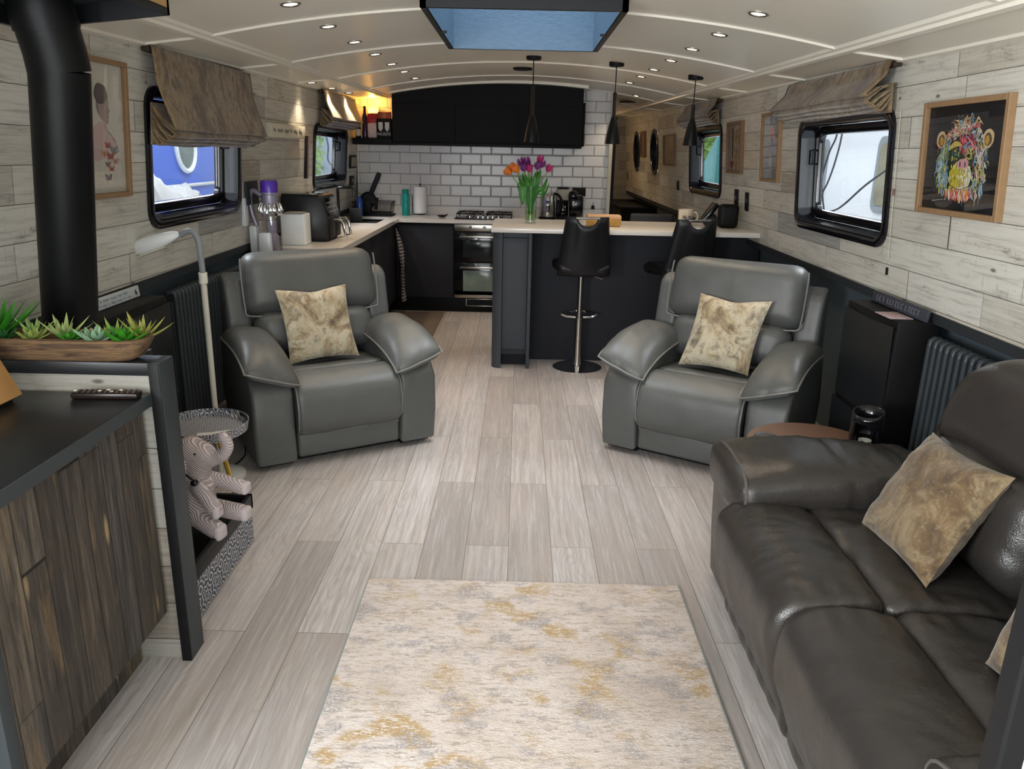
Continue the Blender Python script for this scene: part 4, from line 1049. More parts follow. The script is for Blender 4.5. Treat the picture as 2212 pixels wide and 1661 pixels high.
mb = MB(); mb.rbox(-.02, .02, -.08, -.074, .07, .19, .004); mb.build('water_window', 'smoke', t)
t = thing('coffee_machine', 'black and beige filter coffee machine behind the kettle handle', 'coffee machine', (.455, 8.33, WT))
mb = MB(); mb.rbox(-.065, .065, -.08, .10, 0, .03, .008); mb.rbox(-.065, .065, .04, .10, 0, .30, .01); mb.build('body', 'black', t)
mb = MB(); mb.rbox(-.068, .068, -.07, .10, .19, .305, .02); mb.build('filter_housing', plain('beige_plastic', '#b9b1a5', .4), t)
mb = MB(); mb.lathe([(0, .032), (.05, .032), (.055, .06), (.05, .15), (.04, .165)], 20, Matrix.Translation((0, -.02, 0)), cap=False); mb.build('jug', 'smoke', t)
mb = MB(); mb.rbox(-.06, .06, -.06, .09, .306, .320, .005); mb.build('lid', 'black', t)
t = thing('espresso_machine', 'glossy black capsule espresso machine with round head at the right of the back worktop', 'coffee machine', (.585, 8.20, WT))
mb = MB(); mb.rbox(-.06, .085, .05, .20, 0, .25, .03); mb.build('body', 'blackgloss', t)
mb = MB(); softbox(mb, .052, .09, .06, .05, 10, lambda p: Vector((p.x-.03, p.y+.03, p.z+.235))); mb.build('head', 'blackgloss', t)
mb = MB(); mb.tube([(-.03, -.04, .15), (-.03, -.055, .20)], [.014, .02], 12); mb.build('spout', 'chrome', t)
mb = MB(); mb.lathe([(0, 0), (.055, 0), (.055, .03), (0, .032)], 20, Matrix.Translation((-.03, -.03, 0))); mb.build('drip_tray', 'black', t)
mb = MB(); mb.rbox(.062, .10, .10, .20, 0, .22, .01); mb.build('water_tank', 'cglass', t)
t = thing('power_socket', 'black socket plate on the tiles above the espresso machine', 'socket', (.635, 8.498, 1.225)); mb = MB(); mb.rbox(-.07, .07, -.012, .0, -.045, .045, .003); mb.build('plate', 'black', t)
t = thing('hanging_utensil', 'small dark oval utensil hanging on the tiles near their right end', 'utensil', (.79, 8.49, 1.06)); mb = MB(); softbox(mb, .017, .008, .028, .008, 8); mb.tube([(0, 0, .02), (0, 0, .06)], .003, 6); mb.build('utensil', 'black', t)
# sink side
t = thing('tap', 'square black kitchen tap beside the sink', 'tap', (-1.665, 7.22, WT))
mb = MB(); mb.lathe([(0, 0), (.028, 0), (.026, .03), (.02, .04)], 18); mb.build('base', 'black', t)
mb = MB(); mb.tube([(0, 0, .02), (0, 0, .30), (.012, 0, .318), (.13, .0, .322), (.145, 0, .305), (.147, 0, .262)], .013, 10); mb.build('spout', 'blackgloss', t)
mb = MB(); mb.rbox(-.045, -.02, -.008, .008, .05, .064, .003); mb.build('lever', 'black', t)
t = thing('cup', 'small pinkish cup on the left worktop by the tap', 'cup', (-1.62, 6.72, WT))
mb = MB(); mb.lathe([(0, 0), (.034, 0), (.038, .05), (.040, .115), (.037, .115), (.034, .01)], 20, cap=False); mb.build('cup', plain('pink_ceramic', '#b8aaa5', .4), t)
t = thing('splash_screen', 'dark grey panel standing behind the tap', 'panel', (-1.60, 7.42, WT)); mb = MB(); mb.rbox(-.006, .11, -.01, .01, 0, .125, .004); mb.build('panel', 'gun', t)
t = thing('soap_bottle', 'clear and blue washing-up liquid bottle beside the dish rack', 'bottle', (-1.64, 8.05, WT))
mb = MB(); mb.lathe([(0, 0), (.034, .0), (.036, .01), (.036, .13), (.026, .17), (.013, .20)], 18); mb.build('liquid_bottle', plain('blue_liquid', '#1f4fa8', .1, coat=.5), t)
mb = MB(); mb.lathe([(.013, .20), (.013, .235), (.006, .25), (.004, .275)], 12); mb.build('cap', 'cglass', t)
t = thing('dish_rack', 'black wire dish rack on a drip tray in the back left corner', 'dish rack', (-1.52, 8.22, WT))
mb = MB(); mb.rbox(-.20, .20, -.17, .15, 0, .016, .006); mb.build('drip_tray', 'black', t)
mb = MB()
for zz in (.03, .14):
    k = .0 if zz < .1 else .02
    mb.tube([(-.18-k, -.14-k, zz), (.18+k, -.14-k, zz), (.18+k, .12+k, zz), (-.18-k, .12+k, zz)], .004, 6, closed=True)
for i in range(13): x = -.18+.03*i; mb.tube([(x*1.1, -.16, .14), (x, -.14, .03), (x, .12, .03), (x*1.1, .14, .14)], .0022, 5)
for i in range(7): y = -.12+.035*i; mb.tube([(-.20, y, .14), (-.18, y, .03), (.18, y, .03), (.20, y, .14)], .0022, 5)
mb.build('wire_basket', 'black', t)
mb = MB(); mb.rbox(-.17, -.02, -.12, .0, .02, .135, .01); mb.build('cutlery_pot', 'black', t)
t = thing('frying_pan', 'black handled pan standing upright in the dish rack', 'pan', (-1.58, 8.24, WT+.04))
T = Matrix.Rotation(math.radians(24), 4, 'Y') @ Matrix.Rotation(math.radians(80), 4, 'X')
mb = MB(); mb.lathe([(0, 0), (.075, 0), (.085, .03), (.08, .03), (.07, .006), (0, .006)], 24, Matrix.Translation((0, 0, .11)) @ T); mb.build('pan', 'black', t)
mb = MB(); softbox(mb, .026, .012, .12, .010, 8, lambda p: Matrix.Rotation(math.radians(24), 3, 'Y') @ p+Vector((.075, -.02, .28))); mb.build('handle', 'black', t)
t = thing('utensil_handle', 'short black utensil sticking up beside the pan in the dish rack', 'utensil', (-1.50, 8.20, WT+.04)); mb = MB(); mb.tube([(0, 0, .02), (.02, 0, .14)], .014, 8); mb.build('handle', 'black', t)
# tea towel on the left cabinet doors
t = thing('tea_towel', 'striped grey and pink tea towel hanging from the corner cabinet door', 'towel', (-1.225, 7.80, .87))
m_ = NT('striped_towel'); x, y, z = m_.xyz(m_.coord())
st = m_.math('SINE', m_.math('MULTIPLY', m_.math('ADD', z, m_.math('MULTIPLY', m_.noise(m_.coord(), 12, 2), .03)), 190.0))
M['towel'] = m_.fin(m_.mix(m_.ramp(st, [(.45, 0.0), (.55, 1.0)]), '#5a5658', '#cbb9b8'), .9)
mb = MB()
def tw(u, v):
    w_ = .012+.12*min(1, v*2.2)*(1-.25*v); f = math.sin(u*PI*5+v*2)*.014*min(1, v*3)
    return (.0+.055*min(1, v*2)+f+.03*math.sin(v*7)*(u-.3), -.06+w_*(u*1.1)+.02*math.sin(v*9)*.5, -v*.74)
mb.recalc = False; mb.grid(tw, 16, 40); o = mb.build('cloth', 'towel', t); md = o.modifiers.new('thick', 'SOLIDIFY'); md.thickness = .004
mb = MB(); mb.tube([(-.015, -.05, .02), (.012, -.05, .025), (.014, -.05, -.01)], .003, 6); mb.build('hook', 'black', t)
# left worktop near end
t = thing('air_fryer', 'black two drawer air fryer with steel handles on the left worktop', 'air fryer', (-1.53, 5.86, WT))
mb = MB()
prof = [(-.20, .0), (.12, .0), (.14, .03), (.145, .17), (.105, .32), (.08, .335), (-.19, .335), (-.20, .31)]
mb.loft(prof, [(-.19, .02), (-.18, .006), (-.17, 0), (.17, 0), (.18, .006), (.19, .02)], lambda s_, a, b: (a, s_, b)); mb.build('body', plain('satin_black_body', '#232528', .35), t, ang=50)
mb = MB(); mb.rbox(-.185, .075, -.18, .18, .334, .345, .006); mb.build('top_trim', 'chrome', t)
T = Matrix.Translation((.128, 0, .245)) @ Matrix.Rotation(math.radians(-15), 4, 'Y')
mb = MB(); mb.rbox(0, .004, -.16, .16, -.065, .065, .001, T=T); pn = mb.build('control_panel', 'blackgloss', t)
mb = MB()
for j in range(3):
    for k in range(8): mb.rbox(.004, .005, -.13+.036*k, -.13+.036*k+.016, -.04+.033*j, -.04+.033*j+.008, .0004, 1, T)
o = mb.build('buttons', plain('button_print', '#a8a49c', .5), t); 
for s_ in (-1, 1):
    d = MB().rbox(.138, .152, s_*.088-.082, s_*.088+.082, .02, .165, .006).build('drawer', 'black', t)
    mb = MB(); mb.tube([(.15, s_*.088, .150), (.21, s_*.088, .155), (.232, s_*.088, .12), (.245, s_*.088, .03), (.20, s_*.088, .022)], .011, 8); mb.build('handle', 'chrome', d)
t = thing('storage_box', 'tall white box on the left worktop between the vacuum and the air fryer', 'box', (-1.575, 5.50, WT))
mb = MB(); mb.rbox(-.085, .085, -.08, .08, 0, .215, .010, 3); mb.build('box', plain('bright_white', '#e9eef0', .3), t)
mb = MB(); mb.rbox(-.06, .07, -.08, .06, .2155, .224, .002); mb.build('papers', plain('paper_pile', '#8f8b85', .7, var=.3, nscale=40), t)
t = thing('cordless_vacuum', 'cordless vacuum with purple filter cap hanging on its wall dock', 'vacuum cleaner', (-1.62, 5.10, .90))
lav = plain('grey_purple_plastic', '#8d8894', .3, .3)
mb = MB(); mb.lathe([(0, .505), (.050, .503), (.055, .49), (.055, .43)], 28); mb.build('filter_cap', plain('purple_plastic', '#5a35a8', .22), t)
mb = MB(); mb.lathe([(.055, .43), (.056, .42), (.052, .415), (.055, .36), (.066, .32)], 28, cap=False); mb.build('motor_body', lav, t)
mb = MB()
for k in range(14):
    a = 2*PI*k/14; mb.tube([(.058*math.cos(a), .058*math.sin(a), .365), (.072*math.cos(a), .072*math.sin(a), .325), (.072*math.cos(a), .072*math.sin(a), .30)], [.006, .013, .008], 8)
mb.lathe([(.066, .325), (.074, .30), (.06, .285)], 28, cap=False); mb.build('cyclones', 'chrome', t)
mb = MB(); mb.lathe([(.060, .285), (.062, .27), (.062, .06), (.055, .045), (0, .045)], 28); mb.build('bin', glassy('bin_plastic', (.90, .88, .91), .3), t)
mb = MB(); mb.lathe([(.0, .25), (.035, .25), (.03, .17), (.045, .15), (.045, .06), (0, .06)], 24); mb.build('inner_cyclone', plain('inner_grey', '#9b96a0', .5), t)
mb = MB(); mb.tube(cat_rom([(-.045, -.02, .41), (-.10, -.02, .44), (-.125, -.02, .40), (-.115, -.02, .30), (-.09, -.02, .22)], 4, False), .017, 10); mb.build('handle', lav, t)
mb = MB(); mb.rbox(-.135, -.085, -.05, .03, .02, .22, .012); mb.rbox(-.06, .02, -.105, -.055, -.0, .18, .014); mb.build('battery', 'white', t)
mb = MB(); mb.rbox(-.07, -.03, -.10, -.06, -.06, .06, .01); mb.build('wand_neck', 'black', t)
mb = MB(); mb.rbox(-.125, -.112, -.10, .13, .35, .495, .004); mb.build('dock_plate', 'gun', t)
mb = MB(); mb.rbox(-.16, -.12, -.13, -.06, .22, .40, .012); mb.build('charger', 'white', t)
# breakfast bar
t = thing('breakfast_bar', 'raised charcoal breakfast bar unit with a pale worktop, across the middle', 'breakfast bar', (.8, 6.2, 0))
P(t, 'back_panel', 'charcoal2', (.10, 1.88, 6.065, 6.085, .0, 1.04))
P(t, 'end_cabinet', 'charcoal', (-.175, .10, 5.83, 6.52, .10, 1.04))
mb = MB(); pts = [(-.06, 5.77), (-.125, 5.77)]
for k in range(7): a = math.radians(270-90*k/6); pts.append((-.125+.068*math.cos(a), 5.838+.068*math.sin(a)))
pts += [(-.193, 6.52), (-.150, 6.52), (-.150, 5.85), (-.115, 5.85), (-.115, 5.80), (-.06, 5.80)]
pts = [(-.118, 5.77)]+pts[2:-1]+[(-.118, 5.80)] if False else pts
mb.poly([(-.120, 5.770)]+pts[2:9]+[(-.193, 6.52), (-.16, 6.52), (-.16, 5.86), (-.120, 5.86)], 0, 1.042); mb.build('corner_post', 'charcoal', t, world=True)
P(t, 'door', 'charcoal', (-.117, .070, 5.79, 5.812, .15, 1.00)); P(t, 'side_post', 'charcoal', (.073, .100, 5.77, 6.07, 0, 1.04))
P(t, 'top_rail', 'charcoal', (-.117, .072, 5.796, 5.83, 1.003, 1.04)); P(t, 'recess', 'charcoal2', (-.118, .072, 5.90, 5.93, 0, .15))
mb = MB(); mb.rbox(-.205, 1.775, 5.745, 6.58, 1.043, 1.080, r=.004); mb.build('worktop_slab', 'worktop', t, world=True)
P(t, 'rear_panel', 'charcoal2', (.10, 1.88, 6.52, 6.545, 0, 1.04))
# small things on the bar
BT = 1.08
t = thing('tulip_vase', 'clear glass vase of tulips standing on the left end of the bar', 'vase', (.088, 6.20, BT))
mb = MB(); mb.lathe([(0, .012), (.042, .012), (.044, .05), (.048, .20), (.056, .285), (.053, .285), (.045, .20), (.040, .022), (0, .020)], 28, cap=False); mb.lathe([(0, 0), (.046, 0), (.047, .012), (0, .012)], 28); mb.build('vase', 'cglass', t)
mb = MB(); mb.lathe([(0, .021), (.0395, .022), (.041, .10), (.0, .10)], 20); mb.build('water', glassy('vase_water', (.86, .93, .72), .1), t)
green = plain('stem_green', '#6c9a3c', .45, var=.2); leafm = plain('leaf_green', '#3f7a35', .4, var=.3, nscale=25)
fl = [(-.160, .0, .385, 'o'), (-.125, .02, .415, 'o'), (-.100, -.02, .400, 'o'), (-.075, .02, .445, 'p'), (-.055, -.03, .405, 'p'), (-.030, .03, .440, 'p'), (-.015, -.03, .40, 'm'), (-.035, .0, .455, 'p'), (.055, .0, .470, 'm'), (.040, -.03, .420, 'p'), (.070, .02, .435, 'p'), (.120, .0, .405, 'm')]
cols = {'o': plain('orange_petal', '#d9772f', .45, var=.2), 'p': plain('purple_petal', '#6d2a6e', .45, var=.25), 'm': plain('magenta_petal', '#a52a66', .45, var=.2)}
r = random.Random(2)
tips = ['leftmost orange tulip in the glass vase', 'orange tulip second from the left in the vase', 'orange tulip touching the purple ones', 'purple tulip just right of the orange ones', 'low purple tulip in the left group', 'purple tulip at the right of the left group', 'magenta tulip low in the left group', 'purple tulip topping the left group', 'tallest magenta tulip, top right of centre', 'purple tulip low under the tallest one', 'purple tulip right beside the tallest one', 'lone magenta tulip at the far right']
def tulip(i, x, y, z, k):
    f = thing('tulip', tips[i]+', bar vase', 'flower', (.088, 6.20, BT+.02), group='tulips in the glass vase')
    a0 = (r.uniform(-.025, .025), r.uniform(-.02, .02), .006)
    pts = cat_rom([a0, (a0[0]*-.5+x*.12, a0[1]*-.4, .12), (x*.35, y*.5, .24), (x*.75, y*.9, z-.09), (x, y, z-.035)], 4, False)
    MB().tube(pts, .0035, 6).build('stem', green, f)
    d = (Vector(pts[-1])-Vector(pts[-3])).normalized()
    if k == 'o': d = (d+Vector((-.5, 0, .0))).normalized()
    Q = Matrix.Translation((x, y, z-.035)) @ Vector((0, 0, 1)).rotation_difference(d).to_matrix().to_4x4()
    mb = MB()
    for j in range(6):
        an = 2*PI*j/6; rr = 1.0 if j % 2 else .92
        op = 1.5 if k == 'o' else 1.0
        def pet(u, v, an=an, rr=rr, op=op):
            w_ = math.sin(PI*min(1, v*.93+.03))**.7*.019*op; rad = (.006+.024*math.sin(PI*min(.98, v*.72+.05)))*rr*(1+.4*(op-1)*v)
            q = an+(u*2-1)*w_/max(.012, rad)*.8
            return (rad*math.cos(q), rad*math.sin(q), v*.064)
        mb.grid(pet, 6, 8, Q)
    mb.recalc = False
    o = mb.build('petals', cols[k], f)
    return f
for i, q in enumerate(fl): tulip(i, *q)
lf = thing('tulip_leaves', 'broad green tulip leaves spreading from the glass vase', 'leaves', (.088, 6.20, BT+.02))
for i, (x, y, z, w_, droop) in enumerate(((-.10, .0, .34, .020, 0), (-.07, .02, .36, .022, 0), (-.045, -.03, .35, .026, 0), (-.03, -.04, .33, .03, 0), (.0, -.02, .34, .026, 0), (.03, -.03, .37, .026, 0), (.05, .02, .38, .024, 0), (.07, -.02, .39, .022, 0), (.125, .0, .33, .024, 0), (.14, -.01, .29, .014, 0), (-.065, -.05, .12, .034, 1), (.085, -.04, .16, .016, 1), (-.11, .0, .29, .016, 0))):
    if droop: sp = cat_rom([(x*.1, -.02, .10), (x*.5, y*.7, .235), (x*.95, y, .262), (x*1.05, y*1.1, z+.06), (x*.95, y*1.1, z)], 5, False)
    else: sp = cat_rom([(x*-.1, y*.2, .05), (x*.25, y*.6, .2), (x*.7, y, z-.09), (x, y, z)], 5, False)
    mb = MB(); m = len(sp)-1
    def lfn(u, v, sp=sp, w_=w_, m=m):
        p = sp[min(m, int(round(v*m)))]; ww = w_*math.sin(PI*min(1, .12+v*.88))**.8
        return (p[0]+(u*2-1)*ww, p[1]-abs(u*2-1)*.006, p[2])
    mb.recalc = False; mb.grid(lfn, 4, m); mb.build('leaf', leafm, lf)
t = thing('chopping_block', 'chunky pale wooden box with yellow patterned panels on the bar', 'box', (.65, 6.05, BT))
mb = MB(); mb.rbox(-.132, .132, -.055, .055, 0, .088, .014, 3); mb.build('block', plain('pale_wood', '#d3a985', .5, var=.12), t)
mb = MB(); mb.rbox(-.125, -.035, -.058, -.054, .008, .062, .002); mb.rbox(.035, .128, -.058, -.054, .008, .062, .002); mb.build('patterned_panel', plain('yellow_pattern', '#b9904a', .6, var=.9, nscale=150), t)
t = thing('elephant_mug', 'cream mug with grey animal print on the bar behind the right stool', 'mug', (1.335, 6.32, BT))
mb = MB(); mb.lathe([(0, 0), (.052, 0), (.056, .01), (.058, .115), (.060, .125), (.055, .125), (.053, .02), (0, .015)], 28, cap=False); mb.build('body', plain('cream_ceramic', '#d6cab8', .3), t)
mb = MB(); mb.tube(cat_rom([(.055, 0, .10), (.09, 0, .095), (.095, 0, .05), (.055, 0, .03)], 4, False), .007, 8); mb.build('handle', 'cream', t)
mb = MB(); random.seed(5)
for q in (-1.9, -1.2):
    for (da, z, w_) in ((0, .065, .018), (.22, .05, .010), (-.16, .035, .007)): mb.tube([(.0575*math.cos(q+da), .0575*math.sin(q+da), z+.012), (.0585*math.cos(q+da), .0585*math.sin(q+da), z-.012)], w_*.8, 8)
mb.build('print', plain('grey_print', '#6f6a66', .5), t)
t = thing('tablet_stand', 'black tablet-like device leaning back on the bar by the mug', 'tablet', (1.49, 6.30, BT))
T = Matrix.Rotation(math.radians(-36), 4, 'Y') @ Matrix.Rotation(math.radians(18), 4, 'Z')
mb = MB(); mb.rbox(-.018, .018, -.07, .07, 0.0, .17, .008, T=Matrix.Translation((-.02, 0, .035)) @ Matrix.Rotation(math.radians(35), 4, 'Y')); mb.build('screen', 'blackgloss', t)
mb = MB(); softbox(mb, .05, .06, .05, .035, 8, lambda p: p+Vector((.035, 0, .05))); mb.build('speaker_body', 'gun', t)
mb = MB(); mb.rbox(-.02, .03, -.072, .03, .13, .155, .008, T=Matrix.Translation((.03, 0, .03)) @ Matrix.Rotation(math.radians(30), 4, 'Y')); mb.build('top_edge', 'chrome', t)
t = thing('smart_speaker', 'square black speaker with rounded corners on the right end of the bar', 'speaker', (1.625, 6.13, BT))
mb = MB(); mb.rbox(-.078, .078, -.045, .045, 0, .182, .034, 5); mb.build('body', 'black', t)
t = thing('glass_pane', 'clear plastic stand behind the black speaker', 'stand', (1.70, 6.22, BT)); mb = MB(); mb.rbox(-.004, .004, -.05, .05, 0, .15, .002); mb.rbox(-.03, .03, -.05, .05, 0, .004, .001); mb.build('pane', 'cglass', t)
# beyond the bar: chair back, dark radiator and low unit
t = thing('dining_chair', 'grey upholstered chair back seen over the bar', 'chair', (1.50, 8.9, 0))
mb = MB(); mb.rbox(-.245, .245, -.03, .03, .50, .985, .05, 4); mb.build('backrest', plain('grey_chair_fabric', '#5b5c60', .7), t)
mb = MB(); mb.rbox(-.24, .24, .0, .46, .42, .50, .03, 3); mb.build('seat', 'gun', t)
for x in (-.2, .2):
    for y in (.03, .42): MB().tube([(x, y, 0), (x, y, .43)], .015, 8).build('leg', 'black', t)
t = thing('dark_cabinet', 'black low cabinet under the wall ledge beyond the bar', 'cabinet', (1.66, 11.6, 0))
P(t, 'body', 'blackcab', (1.42, 1.88, 10.9, 12.9, 0, .90)); P(t, 'top', 'black', (1.40, 1.88, 10.88, 12.92, .90, .93)); [P(t, 'door', 'black', (1.408, 1.42, 10.92+.5*k, 11.40+.5*k, .05, .88)) for k in range(4)]

# ================================================================ bar stools
def bar_stool():
    t = thing('bar_stool', '', 'bar stool', (0, 0, 0))
    mb = MB(); mb.lathe([(0, .016), (.05, .020), (.12, .013), (.185, .008), (.193, .004), (.193, 0), (0, 0)], 40); mb.build('base', 'chrome', t)
    mb = MB(); mb.lathe([(.0, .018), (.034, .020), (.031, .05), (.0275, .07), (.0275, .385), (.031, .387), (.031, .394), (.021, .396), (.021, .735)], 24); mb.build('column', 'steel', t)
    mb = MB(); q = []
    for k in range(17): a = PI*(k/16); q.append((.135*math.cos(a), .02+.16*math.sin(a), .415))
    mb.tube([(-.03, 0, .40), (-.10, .0, .405)]+q[::-1]+[(.10, 0, .405), (.03, 0, .40)], .011, 8); mb.build('footrest', 'chrome', t)
    mb = MB(); mb.rbox(-.11, .11, -.11, .11, .733, .745, .004); mb.tube([(.05, -.02, .735), (.16, -.06, .71)], .006, 6); mb.build('lever_plate', 'steel', t)
    # seat shell
    mb = MB()
    softbox(mb, .195, .20, .04, .038, 14, lambda p: Vector((p.x*(1+.10*(p.y > .1)), p.y+.0, p.z+.785+.05*(abs(p.x)/.195)**3*.5-.03*max(0, (p.y-.1)/.1)))); mb.build('seat', plain('black_leatherette', '#19191b', .38), t)
    # backrest leaning away from the seat, with a cut-out grip at the top
    mb = MB(); n = 24; m = 18
    def outline(u, v):
        # u across -1..1, v 0 bottom .. 1 top
        top = .44-(.066*math.sqrt(max(0, 1-(u/.48)**2)) if abs(u) < .48 else 0)
        w_ = .205-.050*v-.012*max(0, .12-v)/.12
        z = v*top
        return u*w_, z
    for side in (1, -1):
        def fn(a, b, side=side):
            u = a*2-1; x, z = outline(u, b)
            e = (1-abs(u)**6)*(1-abs(b*2-1)**8); th = .006+.020*max(0, e)**.5
            y = -.175-.075*b+.035*(abs(u)**2)*1.0-.02*b*b
            return (x, y-side*th, .74+z)
        mb.grid(fn, n, m, flip=(side < 0))
    # close the rim
    def rim(k):
        u = 0
    bm_ = MB(); bm_.v = mb.v; bm_.f = mb.f; bm_.mi = mb.mi; bm_.c = mb.c
    o = len(mb.v)//2; W_ = n+1
    per = [i for i in range(W_)]+[j*W_+n for j in range(1, m+1)]+[m*W_+i for i in range(n-1, -1, -1)]+[j*W_ for j in range(m-1, 0, -1)]
    for a, b in zip(per, per[1:]+per[:1]): mb.f.append([a, b, b+o, a+o]); mb.mi.append(0); mb.c.append(None)
    mb.build('backrest', plain('black_leatherette_back', '#1b1b1d', .36), t, ang=60)
    mb = MB(); mb.tube([(-.085, -.268, 1.172), (.085, -.268, 1.172)], .009, 12); mb.build('grip_bar', 'chrome', t)
    return t
s1 = bar_stool(); s1.location = (.482, 5.86, 0); s1.rotation_euler = (0, 0, math.radians(2)); s1['label'] = 'black bar stool with chrome column, left of the two at the breakfast bar'; s1['group'] = 'bar stools'
s2 = copy_tree(s1); s2.location = (1.215, 5.83, 0); s2.rotation_euler = (0, 0, math.radians(14)); s2['label'] = 'black bar stool turned slightly, half hidden behind the right recliner'

# ================================================================ recliners
def pipe_rect(pts, r=.0055): return MB().tube(pts, r, 6, closed=True)
def arm_pad(x0, x1, y0, y1, z0, z1, tilt, H=.085, inner=1, nx=22, ny=30, seed=0.0, wr=.006, pointed=.03):
    """puffed arm cushion with a stitched lower edge; inner=+1 when the seat lies on the +x side. returns top mesh, border pts, skirt mesh"""
    xc, hx = (x0+x1)/2, (x1-x0)/2
    def base(u, v):
        # v 0 front .. 1 back
        fr = max(0, 1-v/.35)
        y = y0+(y1-y0)*v - .035*(abs(u)**2)*fr*-1 - .02*(1-abs(u))*fr*-1
        sq = 1+pointed*fr*abs(u)
        x = xc+hx*u*sq*(1-.10*max(0, (v-.8)/.2)**2)
        s_ = v**.75
        z = z0+(z1-z0)*math.sin(min(1, s_*1.15)*PI/2)
        z += -tilt*u*inner*(1-.7*v)
        return x, y, z
    def topf(a, b):
        u = a*2-1; x, y, z = base(u, b)
        env = max(0, 1-abs(u)**3.2)**.55*max(0, 1-(1-min(1, b/.42))**2.2)**.6*max(0, 1-max(0, (b-.72)/.28)**2.5)**.5
        rib = math.sin(b*70+seed)*.5+noise.noise(Vector((u*3, b*30, seed)))
        near = math.exp(-((1-abs(u))/.22)**2)+.6*math.exp(-(b/.08)**2)
        z2 = z+H*env+wob((x, y, seed), wr, 9)*env+.0030*rib*near*min(1, env*2)
        return (x, y, z2)
    def botf(a, b):
        u = a*2-1; x, y, z = base(u*.97, .02+b*.97); return (x, y, z-.030*max(0, 1-abs(u)**8)**.5)
    top = MB().grid(topf, nx, ny); top.grid(botf, nx, ny, flip=True)
    W_ = nx+1; o = W_*(ny+1)
    per = [i for i in range(W_)]+[j*W_+nx for j in range(1, ny+1)]+[ny*W_+i for i in range(nx-1, -1, -1)]+[j*W_ for j in range(ny-1, 0, -1)]
    for a, b in zip(per, per[1:]+per[:1]): top.f.append([a, b, b+o, a+o]); top.mi.append(0); top.c.append(None)
    bp = [base(-1+2*k/14, 0) for k in range(15)]+[base(1, k/16) for k in range(1, 17)]
    bp2 = [base(-1, k/16) for k in range(16, -1, -1)]
    return top, bp2+bp[1:], None
def seat_loft(x0, x1, prof, r=.05, wr=.004, seed=0.0, mid=12):
    mid = int(mid*2.2); mb = MB(); st = ends(x0, x1, r, 5, mid)
    def f(x, a, b):
        return (x, a+wob((x, a, b+seed), wr, 8), b+wob((x*1.3, a, b+seed+5), wr*1.2, 7)+wob((x*2.2, a*.8, seed), wr*.45, 22)+.35*wr*math.exp(-min(abs(x-x0-r), abs(x-x1+r))/.05)*math.sin(a*95+seed))
    return mb.loft(cat_rom(prof, 9), st, f)
def cushion_back(cx, cy, cz_, hx, hy, hz, tilt, r=None, sag=0.0, seed=0.0, wr=.004):
    mb = MB(); R3 = Matrix.Rotation(tilt, 3, 'X'); C = Vector((cx, cy, cz_)); r = r or hy*.95
    def f(p):
        e = max(0, 1-(abs(p.x)/hx)**4)*max(0, 1-(abs(p.z)/hz)**3)
        q = Vector((p.x*(1-.02*(p.z/hz)), p.y*(1+.22*e), p.z+.012*e))
        q.y += wob(q, wr, 7, seed); rib = math.exp(-((hx-abs(p.x))/.05)**2)*math.sin(p.z*95+seed)*.0022
        q.y -= rib
        return C+R3 @ q
    return softbox(mb, hx, hy, hz, r, 20, f)
